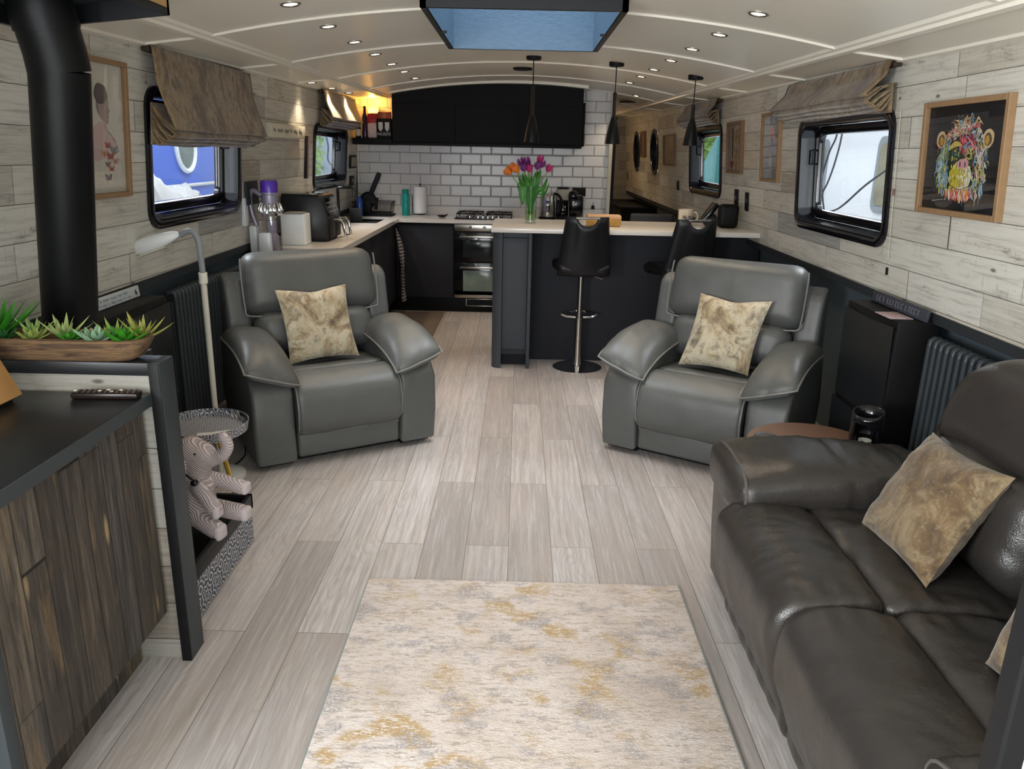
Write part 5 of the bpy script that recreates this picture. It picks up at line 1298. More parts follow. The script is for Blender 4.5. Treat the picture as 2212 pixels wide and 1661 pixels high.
def recliner():
    t = thing('recliner', '', 'armchair', (0, 0, 0))
    L = 'leather'
    for s_ in (-1, 1):
        prof = [(.005, .035), (-.005, .20), (.0, .40), (.05, .475), (.25, .555), (.55, .575), (.72, .56), (.74, .30), (.72, .04)]
        a, b = (s_*.495, s_*.285) if s_ > 0 else (s_*.495, s_*.285)
        mb = MB(); x0, x1 = min(a, b), max(a, b)
        mb.loft(prof, ends(x0, x1, .022, 3, 4), lambda x, q, z: (x+.012*s_*math.sin(PI*z/.6), q, z)); body = mb.build('arm', L, t, ang=50)
        top, bp, _ = arm_pad(x0-.035 if s_ < 0 else x0-.02, x1+.02 if s_ < 0 else x1+.035, -.055, .60, .495, .585, .045, .088, inner=-s_ if False else (1 if s_ < 0 else -1), seed=s_*3.0)
        pad = top.build('arm_pad', L, body, ang=70); MB().tube(bp, .0055, 6).build('piping', 'piping', body)
        MB().box(x0+.02, x1-.02, .05, .70, .012, .04).build('foot_rail', 'black', body, smooth=False)
    # seat: rounded roll over the front, crease, rear
    prof = [(.02, .165), (-.035, .22), (-.045, .32), (-.020, .415), (.06, .468), (.15, .476), (.205, .455), (.215, .40), (.10, .25)]
    st = seat_loft(-.285, .285, prof, .028, .003); seat = st.build('seat', L, t, ang=60)
    prof2 = [(.215, .40), (.222, .452), (.26, .468), (.40, .450), (.58, .435), (.60, .36), (.30, .33)]
    seat_loft(-.283, .283, prof2, .02, .002, 4).build('seat_rear', L, t, ang=60)
    for s_ in (-1, 1):
        MB().tube([(s_*.275, .012, .175), (s_*.284, -.030, .23), (s_*.284, -.040, .32), (s_*.283, -.018, .40), (s_*.281, .02, .445)], .005, 6).build('piping', 'piping', seat)
    MB().tube([(-.275, .005, .170), (.275, .005, .170)], .005, 6).build('piping', 'piping', seat)
    mb = MB(); mb.rbox(-.283, .283, .010, .60, .045, .185, .018, 3); mb.build('footrest_panel', L, t)
    mb = MB(); mb.rbox(-.40, .40, .08, .70, .012, .05, .004); mb.build('underframe', 'black', t)
    # back
    prof = [(.60, .35), (.585, .60), (.635, .86), (.665, .905), (.715, .925), (.755, .90), (.745, .60), (.72, .30)]
    for s_ in (-1, 1):
        x0, x1 = (-.475, -.34) if s_ < 0 else (.34, .475)
        mb = MB(); mb.loft(cat_rom(prof, 3), ends(x0, x1, .03, 4, 3), lambda x, q, z: (x*(1+.10*max(0, (.75-z))*.8), q, z)); mb.build('wing', L, t, ang=60)
    mb = MB(); mb.rbox(-.40, .40, .70, .80, .22, .93, .04, 3); mb.build('back_shell', L, t)
    hc = cushion_back(0, .635, .872, .385, .085, .178, math.radians(-11), seed=1); head = hc.build('head_cushion', L, t, ang=80)
    q = []
    R3 = Matrix.Rotation(math.radians(-11), 3, 'X')
    for (x, z) in [(-.380, .14), (-.385, .12), (-.388, 0), (-.385, -.13), (-.365, -.175), (-.2, -.181), (0, -.182), (.2, -.181), (.365, -.175), (.385, -.13), (.388, 0), (.385, .12), (.380, .14)]:
        q.append(tuple(Vector((0, .635, .872))+R3 @ Vector((x, -.055, z))))
    MB().tube(cat_rom(q, 3, False), .005, 6).build('piping', 'piping', head)
    cushion_back(0, .575, .60, .345, .085, .125, math.radians(-8), seed=5, wr=.006).build('lumbar_cushion', L, t, ang=80)
    for x in (-.36, .36):
        for y in (.10, .66):
            MB().lathe([(.022, 0), (.024, .012), (.02, .036)], 14, Matrix.Translation((x, y, 0))).build('foot', 'black', t)
    return t
c1 = recliner(); c1.location = (-.879, 3.885, 0); c1.rotation_euler = (0, 0, math.radians(31.4)); c1['label'] = 'grey leather recliner armchair on the left, by the radiator and floor lamp'; c1['group'] = 'pair of grey leather recliners'
c2 = copy_tree(c1); c2.location = (.913, 3.841, 0); c2.rotation_euler = (0, 0, math.radians(-32.8)); c2['label'] = 'grey leather recliner armchair on the right, in front of the bar stools'

def pillow(name, label, center, wv, hv, thick, mat, seed=0, n=26, group=None, dent=0.0):
    """square throw cushion spanned by the half vectors wv (width) and hv (height)"""
    wv, hv = Vector(wv), Vector(hv); nv = wv.cross(hv).normalized()
    mb = MB()
    for sd in (1, -1):
        def fn(a, b, sd=sd):
            u, v = a*2-1, b*2-1
            pin = .085; x = u*(1-pin*(1-v*v)**1.0*abs(u)**2); y = v*(1-pin*(1-u*u)**1.0*abs(v)**2)
            th = thick*max(0, (1-abs(u)**2.6)*(1-abs(v)**2.6))**.5
            wr = noise.noise(Vector((u*2.2+seed, v*2.2, sd)))*.010+noise.noise(Vector((u*6+seed, v*6, sd*3)))*.004
            p = wv*x+hv*y+nv*(sd*th+wr*(1 if th > .004 else 0)*min(1, th/thick*2))
            p += hv*(-dent*math.exp(-(u/.35)**2)*max(0, v)**2)
            return p
        mb.grid(fn, n, n, flip=(sd < 0))
    c = Vector(center)
    o = mb.build('cover', mat, None, ang=70)
    o.location = c; o.name = name
    return tag(o, label, 'cushion', group)
def in_chair(c, ang, p):
    a = math.radians(ang); return Vector((c[0]+p[0]*math.cos(a)-p[1]*math.sin(a), c[1]+p[0]*math.sin(a)+p[1]*math.cos(a), p[2]))
def rotv(ang, v): a = math.radians(ang); return Vector((v[0]*math.cos(a)-v[1]*math.sin(a), v[0]*math.sin(a)+v[1]*math.cos(a), v[2]))
G = 'mottled velvet cushions'
pillow('throw_cushion', 'mottled beige velvet cushion leaning in the left recliner', in_chair((-.879, 3.885), 31.4, (-.03, .40, .668)), rotv(31.4, (.200, .0, .004)), rotv(31.4, (-.012, .062, .198)), .062, 'velvetA', 1, group=G, dent=.06)
pillow('throw_cushion', 'mottled beige velvet cushion leaning in the right recliner', in_chair((.913, 3.841), -32.8, (.02, .40, .672)), rotv(-32.8, (.200, .0, .0)), rotv(-32.8, (.025, .065, .198)), .062, 'velvetA', 7, group=G, dent=.06)

# ================================================================ sofa
def sofa():
    t = thing('sofa', 'dark grey-brown leather two seat recliner sofa along the right wall', 'sofa', (.735, 1.76, 0), -PI/2)
    L = 'leather2'
    def bz(x, z): return z-max(0, z-.50)/.52*.30*(max(0, abs(x)-.42)/.50)**1.5
    for s_ in (-1, 1):
        x0, x1 = (-1.03, -.645) if s_ < 0 else (.645, 1.03)
        prof = [(.06, .035), (.045, .25), (.04, .41), (.10, .46), (.35, .48), (.75, .48), (.90, .46), (.90, .04)]
        mb = MB(); mb.loft(prof, ends(x0+.02, x1-.02, .03, 3, 4), lambda x, q, z: (x, q, z)); arm = mb.build('arm', L, t, ang=50)
        p0, p1 = (-1.03, -.585) if s_ < 0 else (.585, 1.03)
        mb = MB()
        def rad(y, a):
            f = min(1, max(0, (y+.03)/.09)); f = math.sqrt(max(0, 1-(1-f)**2)); return f
        ny, na = 40, 34
        def fn(u, v):
            y = .0+.78*v; an = 2*PI*u
            f = math.sqrt(max(0, 1-(1-min(1, v/.085))**2))*.5+.5 if v < .085 else 1.0
            g = math.sqrt(max(0.0, 1-max(0, (v-.86)/.14)**2))*.75+.25
            seam = 1-.045*math.exp(-((v-.52)/.012)**2)
            rx = (p1-p0)/2*f*g*seam; rz = .098*f*g*seam*(1.0 if math.sin(an) > 0 else .85)
            ca, sa = math.cos(an), math.sin(an); pw = .72
            x = (p0+p1)/2+rx*math.copysign(abs(ca)**pw, ca); z = .500+.02*math.sin(PI*min(1, v*1.2))+rz*math.copysign(abs(sa)**pw, sa)
            rib = .0045*math.sin(an*34)*math.exp(-(v/.12)**2)*(v > .01)
            w_ = wob((x, y, z), .010, 7, s_*3)+wob((x, y*2, z), .006, 19, 2)*(1+1.2*(v > .5))
            return (x, y, z+(w_+rib)*f)
        mb.grid(fn, na, ny)
        for j in (0, ny):
            mb.f.append([j*(na+1)+i for i in range(na)]); mb.mi.append(0); mb.c.append(None)
        mb.build('arm_pad', L, arm, ang=70)
        q = [Vector(fn(k/32, .055)) for k in range(32)]
        MB().tube([tuple(p) for p in q], .0055, 6, closed=True).build('piping', 'piping2', arm)
    for k, (x0, x1) in enumerate(((-.655, -.004), (.004, .655))):
        prof = [(.045, .10), (-.015, .22), (-.045, .34), (-.035, .44), (.03, .495), (.13, .508), (.225, .495), (.255, .465), (.23, .36), (.15, .18)]
        s1_ = seat_loft(x0, x1, prof, .045, .007, k*9.0, 16).build('seat_front', L, t, ang=70)
        prof = [(.245, .36), (.25, .455), (.29, .492), (.42, .488), (.60, .470), (.72, .45), (.74, .34)]
        seat_loft(x0, x1, prof, .04, .008, 3+k*7.0, 16).build('seat_rear', L, t, ang=70)
        mb = MB(); prof = [(.10, .05), (.035, .06), (.022, .14), (.035, .22), (.12, .24), (.20, .15)]
        mb.loft(cat_rom(prof, 4), ends(x0+.005, x1-.005, .02, 3, 40), lambda x, a, b: (x, a+.004*math.sin(x*60)*(b/.2), b)); mb.build('footrest_panel', L, t, ang=60)
        xc = (x0+x1)/2
        def bk(cz_, hz, cy, hy, tilt, nm, seed, wr, hx):
            c_ = cushion_back(xc, cy, cz_, hx, hy, hz, tilt, seed=seed, wr=wr); c_.v = [(a, b, bz(a, c)) for a, b, c in c_.v]; c_.build(nm, L, t, ang=80)
        bk(.63, .17, .675, .11, math.radians(-12), 'lumbar_cushion', 2+k, .010, .325)
        bk(.88, .175, .765, .115, math.radians(-14), 'head_cushion', 5+k, .008, .33)
    mb = MB(); prof = [(.72, .10), (.70, .50), (.76, .86), (.80, 1.00), (.87, 1.035), (.93, 1.00), (.94, .50), (.92, .10)]
    mb.loft(cat_rom(prof, 4), ends(-.90, .90, .14, 6, 14), lambda x, a, b: (x, a, bz(x, b))); mb.build('back_shell', L, t, ang=70)
    mb = MB(); mb.rbox(-.98, .98, .12, .88, .012, .06, .004); mb.build('underframe', 'black', t)
    return t
sofa()
pillow('throw_cushion', 'mottled brown velvet cushion standing on the far seat of the sofa', (1.225, 2.075, .640), (.0, -.208, .012), (.098, .015, .158), .070, 'velvetB', 12, group=G)
pillow('throw_cushion', 'mottled brown velvet cushion cut off by the right edge, on the near sofa seat', (1.180, 1.352, .685), (.0, -.200, .0), (.085, .030, .185), .070, 'velvetB', 15, group=G)

# ================================================================ rug and mat
t = thing('rug', 'cream abstract rug with ochre and grey flecks on the plank floor', 'rug', (.048, 1.62, 0))
mb = MB(); mb.rbox(-.60, .60, -1.02, 1.02, .001, .011, .004); mb.build('pile', 'rug', t)
mb = MB()
for b in ((-.603, -.598, -1.02, 1.02), (.598, .603, -1.02, 1.02)): mb.box(b[0], b[1], b[2], b[3], .0005, .009)
mb.build('binding', plain('grey_binding', '#7f8a88', .9), t, smooth=False)
t = thing('runner_mat', 'brown speckled runner mat in front of the galley cabinets', 'mat', (-1.03, 7.1, 0))
mb = MB(); mb.rbox(-.27, .27, -.85, .78, .001, .010, .004); mb.build('pile', 'mat', t)

# ================================================================ radiators and shoe cabinets
def radiator(side, y0, n, label, zb=.14, zt_=.885):
    t = thing('column_radiator', label, 'radiator', (side*1.80, y0, 0), group='anthracite column radiators')
    first = None
    for i in range(n):
        if first is None:
            mb = MB()
            for dx in (-.045, .0): 
                x = side*dx if side > 0 else -dx*1.0
                x = dx*side
                mb.tube([(x, 0, zb+.03), (x, 0, zt_-.03)], .0125, 10)
            mb.tube([(-.045*side, 0, zt_-.03), (-.043*side, 0, zt_-.008), (-.03*side, 0, zt_), (-.01*side, 0, zt_), (0, 0, zt_-.03)], [.0125, .013, .014, .014, .0125], 10)
            mb.tube([(-.045*side, 0, zb+.03), (-.03*side, 0, zb), (-.01*side, 0, zb), (0, 0, zb+.03)], [.0125, .014, .014, .0125], 10)
            first = mb.build('column', plain('anthracite_enamel', '#353b3f', .38), t); continue
        c = first.copy(); COL.objects.link(c); c.parent = t; c.location = (0, .0455*i, 0)
    mb = MB()
    for z in (zb+.02, zt_-.02): mb.tube([(-.022*side, 0, z), (-.022*side, .0455*(n-1), z)], .010, 8)
    mb.build('header', M['gun'], t)
    mb = MB(); mb.tube([(-.022*side, -.065, zt_-.03), (-.022*side, -.015, zt_-.03)], .016, 12); mb.build('valve', 'black', t)
    mb = MB(); mb.tube([(-.022*side, -.085, zt_-.03), (-.022*side, -.065, zt_-.03)], .011, 12); mb.build('valve_cap', 'chrome', t)
    for y in (.06, .0455*(n-1)-.06): MB().rbox(-.03, .03, y-.01, y+.01, 0, zb+.02, .003).build('foot', 'black', t)
    return t
radiator(-1, 3.89, 21, 'anthracite column radiator under the left window, behind the floor lamp')
radiator(1, 2.60, 16, 'anthracite column radiator on the right wall behind the sofa')
def shoe_cab(side, y0, y1, zt_, label, n=2):
    t = thing('shoe_cabinet', label, 'cabinet', (side*1.70, (y0+y1)/2, 0), group='black tip-out shoe cabinets')
    xi, xo = 1.600, 1.80
    def X(a, b): return (min(side*a, side*b), max(side*a, side*b))
    P(t, 'carcass', 'black', (*X(xi+.02, xo), y0, y1, .03, zt_), r=.008)
    h = (zt_-.05)/n
    for k in range(n):
        z0 = .035+h*k; mb = MB()
        def fn(u, v, z0=z0): 
            s_ = .010*math.sin(PI*u)*(v**3)*-1+0.0
            return (side*(xi+.018-.012*v+.012*math.sin(PI*u)*v*v), y0+.004+(y1-y0-.008)*u, z0+(h-.012)*v-.012*math.sin(PI*u)*v**4)
        mb.grid(fn, 16, 10); mb.recalc = False
        mb.box(*X(xi+.016, xi+.022), y0+.004, y1-.004, z0, z0+h-.03)
        o = mb.build('flap', plain('black_panel_satin', '#1b1d20', .4), t, world=True)
    return t
shoe_cab(1, 3.22, 3.74, .952, 'tall black tip-out shoe cabinet against the right wall beside the recliner')
shoe_cab(-1, 2.90, 3.50, .942, 'black tip-out shoe cabinet under the left wall behind the plant trough')
def sign(side, y0, y1, z0, z1, lean, name, label, mat, txt, seed):
    yc = (y0+y1)/2; T = Matrix.Translation((side*1.735, yc, z0)) @ Matrix(((0, -side*0+0, -side, 0), (-side, 0, 0, 0), (0, 1, 0, 0), (0, 0, 0, 1))) @ Matrix.Rotation(-lean, 4, 'X')
    t = thing(name, label, 'sign', mat=T)
    hw = (y1-y0)/2; h = z1-z0
    mb = MB(); mb.rbox(-hw, hw, 0, h, 0, .014, .002); mb.build('board', mat, t)
    return t, hw, h
t, hw, h = sign(1, 3.20, 3.72, .953, 1.005, .12, 'slogan_plate', 'dark grey plate with faint embossed capitals on the right shoe cabinet', plain('grey_plate', '#3b3d46', .5), '', 1)
mb = MB(); r = random.Random(8); x = -hw+.05
while x < hw-.05:
    k = r.choice((0, 1, 2, 3)); hh = h*.48; y = h*.26
    if k in (0, 1, 3): mb.box(x, x+.004, y, y+hh, .014, .0155)
    if k in (1, 3): mb.box(x, x+.017, y, y+.004, .014, .0155)
    if k in (2, 3): mb.box(x, x+.017, y+hh-.004, y+hh, .014, .0155)
    if k == 2: mb.box(x+.007, x+.011, y, y+hh, .014, .0155)
    x += .027 if r.random() > .18 else .04
mb.build('lettering', plain('grey_letter', '#6d6f78', .6), t, smooth=False)
t, hw, h = sign(-1, 2.98, 3.46, .943, .992, .12, 'slogan_plate', 'whitewashed wooden sign with small script on the left shoe cabinet', plain('whitewash_sign', '#c6cdd0', .6), '', 2)
scribble(t, -hw+.03, hw-.07, h*.68, .012, plain('faint_script', '#7f8da0', .7), .0145, 5, rows=2, wid=.0009)
mb = MB()
for k, (a, b, c) in enumerate(((hw-.035, .5, .013), (hw-.028, .35, .009), (-hw+.015, .8, .004))): mb.poly([(a-c*.5, h*b-c), (a+c*.5, h*b), (a, h*b+c), (a-c*.6, h*b)], .014, .0152)
mb.build('leaf_motif', plain('dark_motif', '#3a3d42', .7), t, smooth=False)
tag(MB().rbox(-.05, .05, -.075, .075, 0, .004, .001).build('greeting_card', plain('pinkish_card', '#b09aa0', .5, var=.6, nscale=60)), 'small pink and white card lying on the right shoe cabinet', 'card').location = (1.655, 3.34, .953)

# ================================================================ side table, candle holder, coaster
t = thing('side_table', 'round brown topped side table between the sofa arm and the right recliner', 'side table', (1.27, 3.06, 0))
mb = MB(); mb.lathe([(0, .432), (.262, .432), (.272, .437), (.272, .446), (.264, .452), (0, .452)], 48); mb.build('tabletop', plain('brown_wood_top', '#785e50', .42, var=.15, nscale=5), t)
mb = MB(); mb.tube([(0, 0, .02), (0, 0, .432)], .02, 14); mb.build('stem', 'blackmetal', t)
mb = MB(); mb.lathe([(0, 0), (.14, 0), (.14, .012), (.03, .022), (0, .022)], 32); mb.build('base', 'blackmetal', t)
t = thing('coaster', 'round dark embossed coaster on the brown side table', 'coaster', (1.085, 3.125, .4525))
mb = MB(); mb.lathe([(0, .0), (.048, 0), (.050, .003), (.048, .007), (.038, .0075), (.036, .006), (.022, .006), (.020, .0075), (0, .0075)], 36); mb.build('disc', plain('dark_coaster', '#4d4a4d', .45), t)
t = thing('candle_holder', 'glossy black scooped tealight holder on the side table', 'candle holder', (1.445, 2.985, .4525))
mb = MB(); n = 40; rows = [(0, 0), (.045, 0), (.058, .012), (.064, .05), (.064, .12), (.062, .175)]
def keep(k, i):
    a = 2*PI*(k+.5)/n; d = abs((a-math.radians(252)+PI) % (2*PI)-PI)
    return not (i == 3 and d < .55)
vs = []; rows = [(.0, 0), (.045, 0), (.058, .012), (.063, .045), (.064, .075), (.064, .13), (.060, .172)]
for (r_, z) in rows:
    for k in range(n): vs.append((r_*math.cos(2*PI*k/n), r_*math.sin(2*PI*k/n), z+(.012*math.cos(2*PI*k/n-.8) if z > .15 else 0)))
fs = []
for i in range(len(rows)-1):
    for k in range(n):
        a = 2*PI*(k+.5)/n; d = abs((a-math.radians(245)+PI) % (2*PI)-PI)
        if i in (3, 4) and d < (.85 if i == 3 else .80): continue
        fs.append((i*n+k, i*n+(k+1) % n, (i+1)*n+(k+1) % n, (i+1)*n+k))
mb.add(vs, fs); o = mb.build('shell', 'blackgloss', t, ang=60); md = o.modifiers.new('thick', 'SOLIDIFY'); md.thickness = .005
mb = MB(); mb.lathe([(0, .006), (.024, .006), (.026, .05), (0, .05)], 20); mb.build('tealight', 'white', t)

# ================================================================ left foreground: partition, clad unit, hearth, flue
t = thing('partition', 'low partition clad in whitewashed boards with black angle trim and shelf', 'partition', (-1.4, 2.18, 0))
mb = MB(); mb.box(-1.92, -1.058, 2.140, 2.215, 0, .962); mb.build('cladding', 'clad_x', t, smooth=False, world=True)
P(t, 'end_post', 'slabedge', (-1.058, -1.030, 2.128, 2.222, 0, 1.0), r=.001)
P(t, 'shelf', 'slab', (-1.92, -1.058, 2.128, 2.222, .962, 1.0), r=.001)
P(t, 'front_trim', 'black', (-1.062, -1.031, 2.124, 2.130, 0, .999), r=.001)
t = thing('media_unit', 'low cabinet clad in dark reclaimed boards with a black top, left foreground', 'cabinet', (-1.4, 1.75, 0))
mb = MB(); mb.box(-1.88, -1.09, 1.40, 2.118, .185, .872); mb.build('body', 'darkwood', t, smooth=False, world=True)
P(t, 'top', 'slab', (-1.90, -1.062, 1.20, 2.122, .874, .912), r=.002)
mb = MB(); mb.box(-1.062, -1.058, 1.20, 2.122, .875, .911); mb.box(-1.9, -1.062, 1.197, 1.2, .875, .911); mb.build('edge_strip', 'slabedge', t, smooth=False, world=True)
P(t, 'end_panel', 'slabedge', (-1.88, -1.085, 1.36, 1.398, .0, .872), r=.002)
mb = MB(); mb.box(-1.86, -1.19, 1.40, 2.118, 0, .185); mb.build('plinth', 'darkwood', t, smooth=False, world=True)
t = thing('remote_control', 'black remote control lying on the black cabinet top', 'remote control', (-1.16, 2.075, .912), math.radians(3))
mb = MB(); mb.rbox(-.095, .09, -.022, .022, 0, .018, .006); mb.build('body', plain('brown_black_plastic', '#1d1412', .3), t)
mb = MB()
for i in range(11):
    for j in range(3): mb.rbox(-.082+.0155*i, -.074+.0155*i, -.014+.011*j, -.008+.011*j, .018, .0205, .001, 1)
o = mb.build('buttons', plain('button_grey', '#4b3d39', .5), t)
mb = MB()
for x, y in ((-.088, 0), (-.02, .0), (.015, -.006), (.0, .010), (.035, .008)): mb.rbox(x-.005, x+.005, y-.003, y+.003, .0182, .0212, .001, 1)
mb.build('light_buttons', 'cream', t)
t = thing('wooden_easel', 'light oak leaning stand cut off at the left edge, on the black cabinet', 'stand', (-1.44, 1.98, .912))
T = Matrix.Rotation(math.radians(-25), 4, 'Y')
mb = MB(); mb.rbox(-.02, .018, -.13, .06, 0.0, .20, .003, T=Matrix.Translation((.045, 0, .008)) @ T); mb.build('board', plain('oak_stand', '#b08450', .5, var=.2, nscale=20), t)
MB().tube([(-.055, -.03, .15), (-.14, -.03, .006)], .006, 8).build('strut', 'oak', t)
# plant trough
TZ = 1.0
t = thing('plant_trough', 'long rough wooden dough bowl planter on the partition shelf', 'planter', (-1.42, 2.175, TZ))
mb = MB(); n = 48
def ring(hx, hy, z, k=.35):
    out = []
    for i in range(n):
        a = 2*PI*i/n; ca, sa = math.cos(a), math.sin(a); e = .32
        out.append((hx*math.copysign(abs(ca)**e, ca)*(1 if True else 0), hy*math.copysign(abs(sa)**.6, sa), z+wob((ca*3, sa*3, z*20), .0015, 3)))
    return out
loops = [ring(.30, .045, .001), ring(.325, .058, .012), ring(.352, .075, .060), ring(.356, .078, .068), ring(.342, .064, .069), ring(.335, .058, .050), ring(.31, .045, .045)]
vs = [p for l in loops for p in l]; fs = []
for i in range(len(loops)-1):
    for k in range(n): fs.append((i*n+k, i*n+(k+1) % n, (i+1)*n+(k+1) % n, (i+1)*n+k))
fs += [tuple(range(n))[::-1], tuple((len(loops)-1)*n+k for k in range(n))]
tt = NT('weathered_trough_wood'); c = tt.coord()
gn = tt.noise(tt.scale(c, (2, 10, 22)), 3, 6, .7, .5)
M['trough'] = tt.fin(tt.ramp(gn, [(.3, '#2b2018'), (.45, '#553f2d'), (.55, '#755a3d'), (.7, '#433223')]), .8, tt.bump(gn, .8, .006))
mb.add(vs, fs); mb.build('bowl', 'trough', t)
def succulent(x, y, z, R_, n, kind, col, label, seed):
    r = random.Random(seed); o = thing('succulent', label, 'plant', (x, y, z), group='succulents in the wooden trough')
    mb = MB(); 
    for i in range(n):
        f = i/n; a = i*2.39996; el = math.radians((12+70*f) if kind == 'rosette' else (20+62*f)+r.uniform(-7, 7)); L = R_*(1-.55*f)*(1+r.uniform(-.08, .08)); w_ = L*(.17 if kind == 'rosette' else .095)
        d = Vector((math.cos(a)*math.cos(el), math.sin(a)*math.cos(el), math.sin(el))); s_ = Vector((-math.sin(a), math.cos(a), 0)); u_ = d.cross(s_)*-1
        m = 6; vs = []
        for j in range(m+1):
            q = j/m; ww = w_*(math.sin(PI*(.18+.82*q)) if kind == 'spiky' else math.sin(PI*min(1, .12+q*.88))**.6)*(1 if q < 1 else 0)
            p = d*L*q+Vector((0, 0, .25*L*q*q*(1-f)))
            vs += [p-s_*ww, p+u_*ww*-.45, p+s_*ww, p+u_*ww*.25]
        fs = []
        for j in range(m):
            for k in range(4): fs.append((4*j+k, 4*j+(k+1) % 4, 4*j+4+(k+1) % 4, 4*j+4+k))
        mb.add(vs, fs)
    mb.build('leaves', plain('succ_%d' % seed, col, .42, var=.35, nscale=22), o); return o
SU = [(-1.735, 2.14, .11, 16, 'spiky', '#1c4f30', 'dark green spiky succulent cut off at the left edge of the trough'),
      (-1.665, 2.14, .085, 20, 'rosette', '#4c7f2e', 'bright green rosette succulent near the left end of the trough'),
      (-1.525, 2.17, .155, 26, 'spiky', '#2f741d', 'tallest bright green spiky succulent in the trough'),
      (-1.605, 2.15, .060, 14, 'rosette', '#2a5732', 'low dark succulent left of the tallest one'), (-1.49, 2.14, .060, 14, 'rosette', '#2c5a30', 'low dark succulent right of the tallest one'),
      (-1.425, 2.19, .085, 14, 'spiky', '#7d9a55', 'dusty green spiky succulent in the middle of the trough, behind'),
      (-1.40, 2.135, .060, 18, 'rosette', '#7f8d48', 'low yellow-green rosette in the middle of the trough, in front'),
      (-1.325, 2.17, .105, 12, 'spiky', '#84935a', 'thin upright pale spiky succulent right of the middle'),
      (-1.295, 2.14, .055, 18, 'rosette', '#3c7a26', 'small bright green rosette right of the thin upright one'),
      (-1.235, 2.18, .055, 14, 'rosette', '#8f7f5c', 'small brownish rosette at the back of the trough'),
      (-1.215, 2.13, .075, 16, 'rosette', '#7a9a7c', 'blue-green broad leaved succulent at the front right'),
      (-1.175, 2.17, .085, 14, 'spiky', '#788c42', 'yellow-green spiky succulent near the right end, behind'),
      (-1.135, 2.135, .080, 22, 'rosette', '#31751b', 'vivid green rosette near the right end, in front'),
      (-1.105, 2.185, .105, 14, 'spiky', '#84863f', 'rightmost spiky succulent with reddish tips')]
for i, (x, y, R_, n_, k_, c_, lab) in enumerate(SU): succulent(x, y+.015, TZ+.052, R_, n_, k_, c_, lab, i)
# hearth with tiled side, stove and flue
t = thing('hearth', 'raised black hearth with patterned tile side behind the partition', 'hearth', (-1.5, 2.58, 0))
P(t, 'core', 'black', (-1.90, -1.11, 2.225, 2.935, 0, .150), r=.001, smooth=False)
mb = MB(); mb.box(-1.11, -1.10, 2.225, 2.935, .004, .150); mb.box(-1.9, -1.10, 2.935, 2.940, .004, .150); mb.build('tile_facing', 'hearth_tile', t, smooth=False, world=True)
P(t, 'rim', 'blackmetal', (-1.112, -1.095, 2.225, 2.945, .150, .212), (-1.90, -1.095, 2.93, 2.947, .150, .212), r=.001)
P(t, 'tray_floor', 'black', (-1.90, -1.112, 2.225, 2.93, .150, .158), r=.001)
t = thing('wood_stove', 'black wood burning stove on the hearth, mostly hidden by the partition', 'stove', (-1.60, 2.58, .158))
P(t, 'body', 'blackmetal', (-1.80, -1.40, 2.36, 2.80, .30, .84), r=.02)
P(t, 'top_plate', 'blackmetal', (-1.82, -1.38, 2.34, 2.82, .84, .865), r=.006)
P(t, 'log_shelf', 'blackmetal', (-1.80, -1.30, 2.36, 2.60, .225, .24), r=.002)
d = P(t, 'door', 'blackmetal', (-1.405, -1.385, 2.42, 2.74, .40, .78), r=.01); P(t, 'pane', 'blackgloss', (-1.386, -1.380, 2.46, 2.70, .45, .72), r=.004).parent = d
for x in (-1.76, -1.44):
    for y in (2.40, 2.76): MB().tube([(x, y, .158), (x, y, .31)], .014, 8).build('leg', 'blackmetal', t, world=True)
t = thing('stove_flue', 'thick black stove flue pipe rising with an elbow to the ceiling, left', 'flue', (-1.57, 2.63, .865))
fm = plain('flue_enamel', '#0a0b0c', .42, 0, spec=.18)
axis = [(-1.585, 2.64, .865), (-1.555, 2.615, 1.02), (-1.440, 2.555, 1.822)]
MB().tube(axis, .087, 36).build('pipe', fm, t, world=True)
MB().tube([(-1.440, 2.555, 1.815), (-1.442, 2.548, 1.87), (-1.450, 2.535, 1.945)], [.0895, .0895, .0895], 36).build('elbow', fm, t, world=True)
MB().tube([(-1.449, 2.535, 1.935), (-1.452, 2.525, 1.985), (-1.453, 2.518, 2.03)], [.0935, .0935, .0905], 36).build('collar', fm, t, world=True)
P(t, 'bracket', 'black', (-1.575, -1.545, 2.60, 2.63, 1.90, 1.945), r=.006)
t = thing('flue_canopy', 'black box canopy on the ceiling round the flue with a tan lettered panel', 'canopy', (-1.36, 2.4, 1.98))
def cb(x): return 2.0-.11*(-1.13-x)
mb = MB()
def slab(x0, x1, y0, y1, up=.0, dn=.0):
    v = [(x, y, z) for x in (x0, x1) for y in (y0, y1) for z in (cb(x)+dn, cb(x)+up)]
    mb.add(v, [(0, 1, 3, 2), (4, 6, 7, 5), (0, 4, 5, 1), (2, 3, 7, 6), (0, 2, 6, 4), (1, 5, 7, 3)])
slab(-1.60, -1.128, 2.655, 2.672, .14); slab(-1.142, -1.128, 2.08, 2.672, .14); slab(-1.60, -1.586, 2.08, 2.672, .14); slab(-1.60, -1.128, 2.08, 2.095, .14)
mb.build('frame', 'blackmetal', t, smooth=False, world=True)
mb = MB(); slab(-1.59, -1.135, 2.09, 2.66, .06, .055); mb.build('inner_panel', 'gun', t, smooth=False, world=True)
MB().box(-1.128, -1.1245, 2.13, 2.648, 2.020, 2.105).build('tan_panel', plain('tan_leather_panel', '#b8925f', .6, var=.1), t, smooth=False, world=True)
text('VIKING', .075, plain('burnt_letter', '#8f6430', .7), t, (-1.124+1.36, 2.455-2.4, 2.062-1.98), (PI/2, 0, PI/2), sx=1.1)
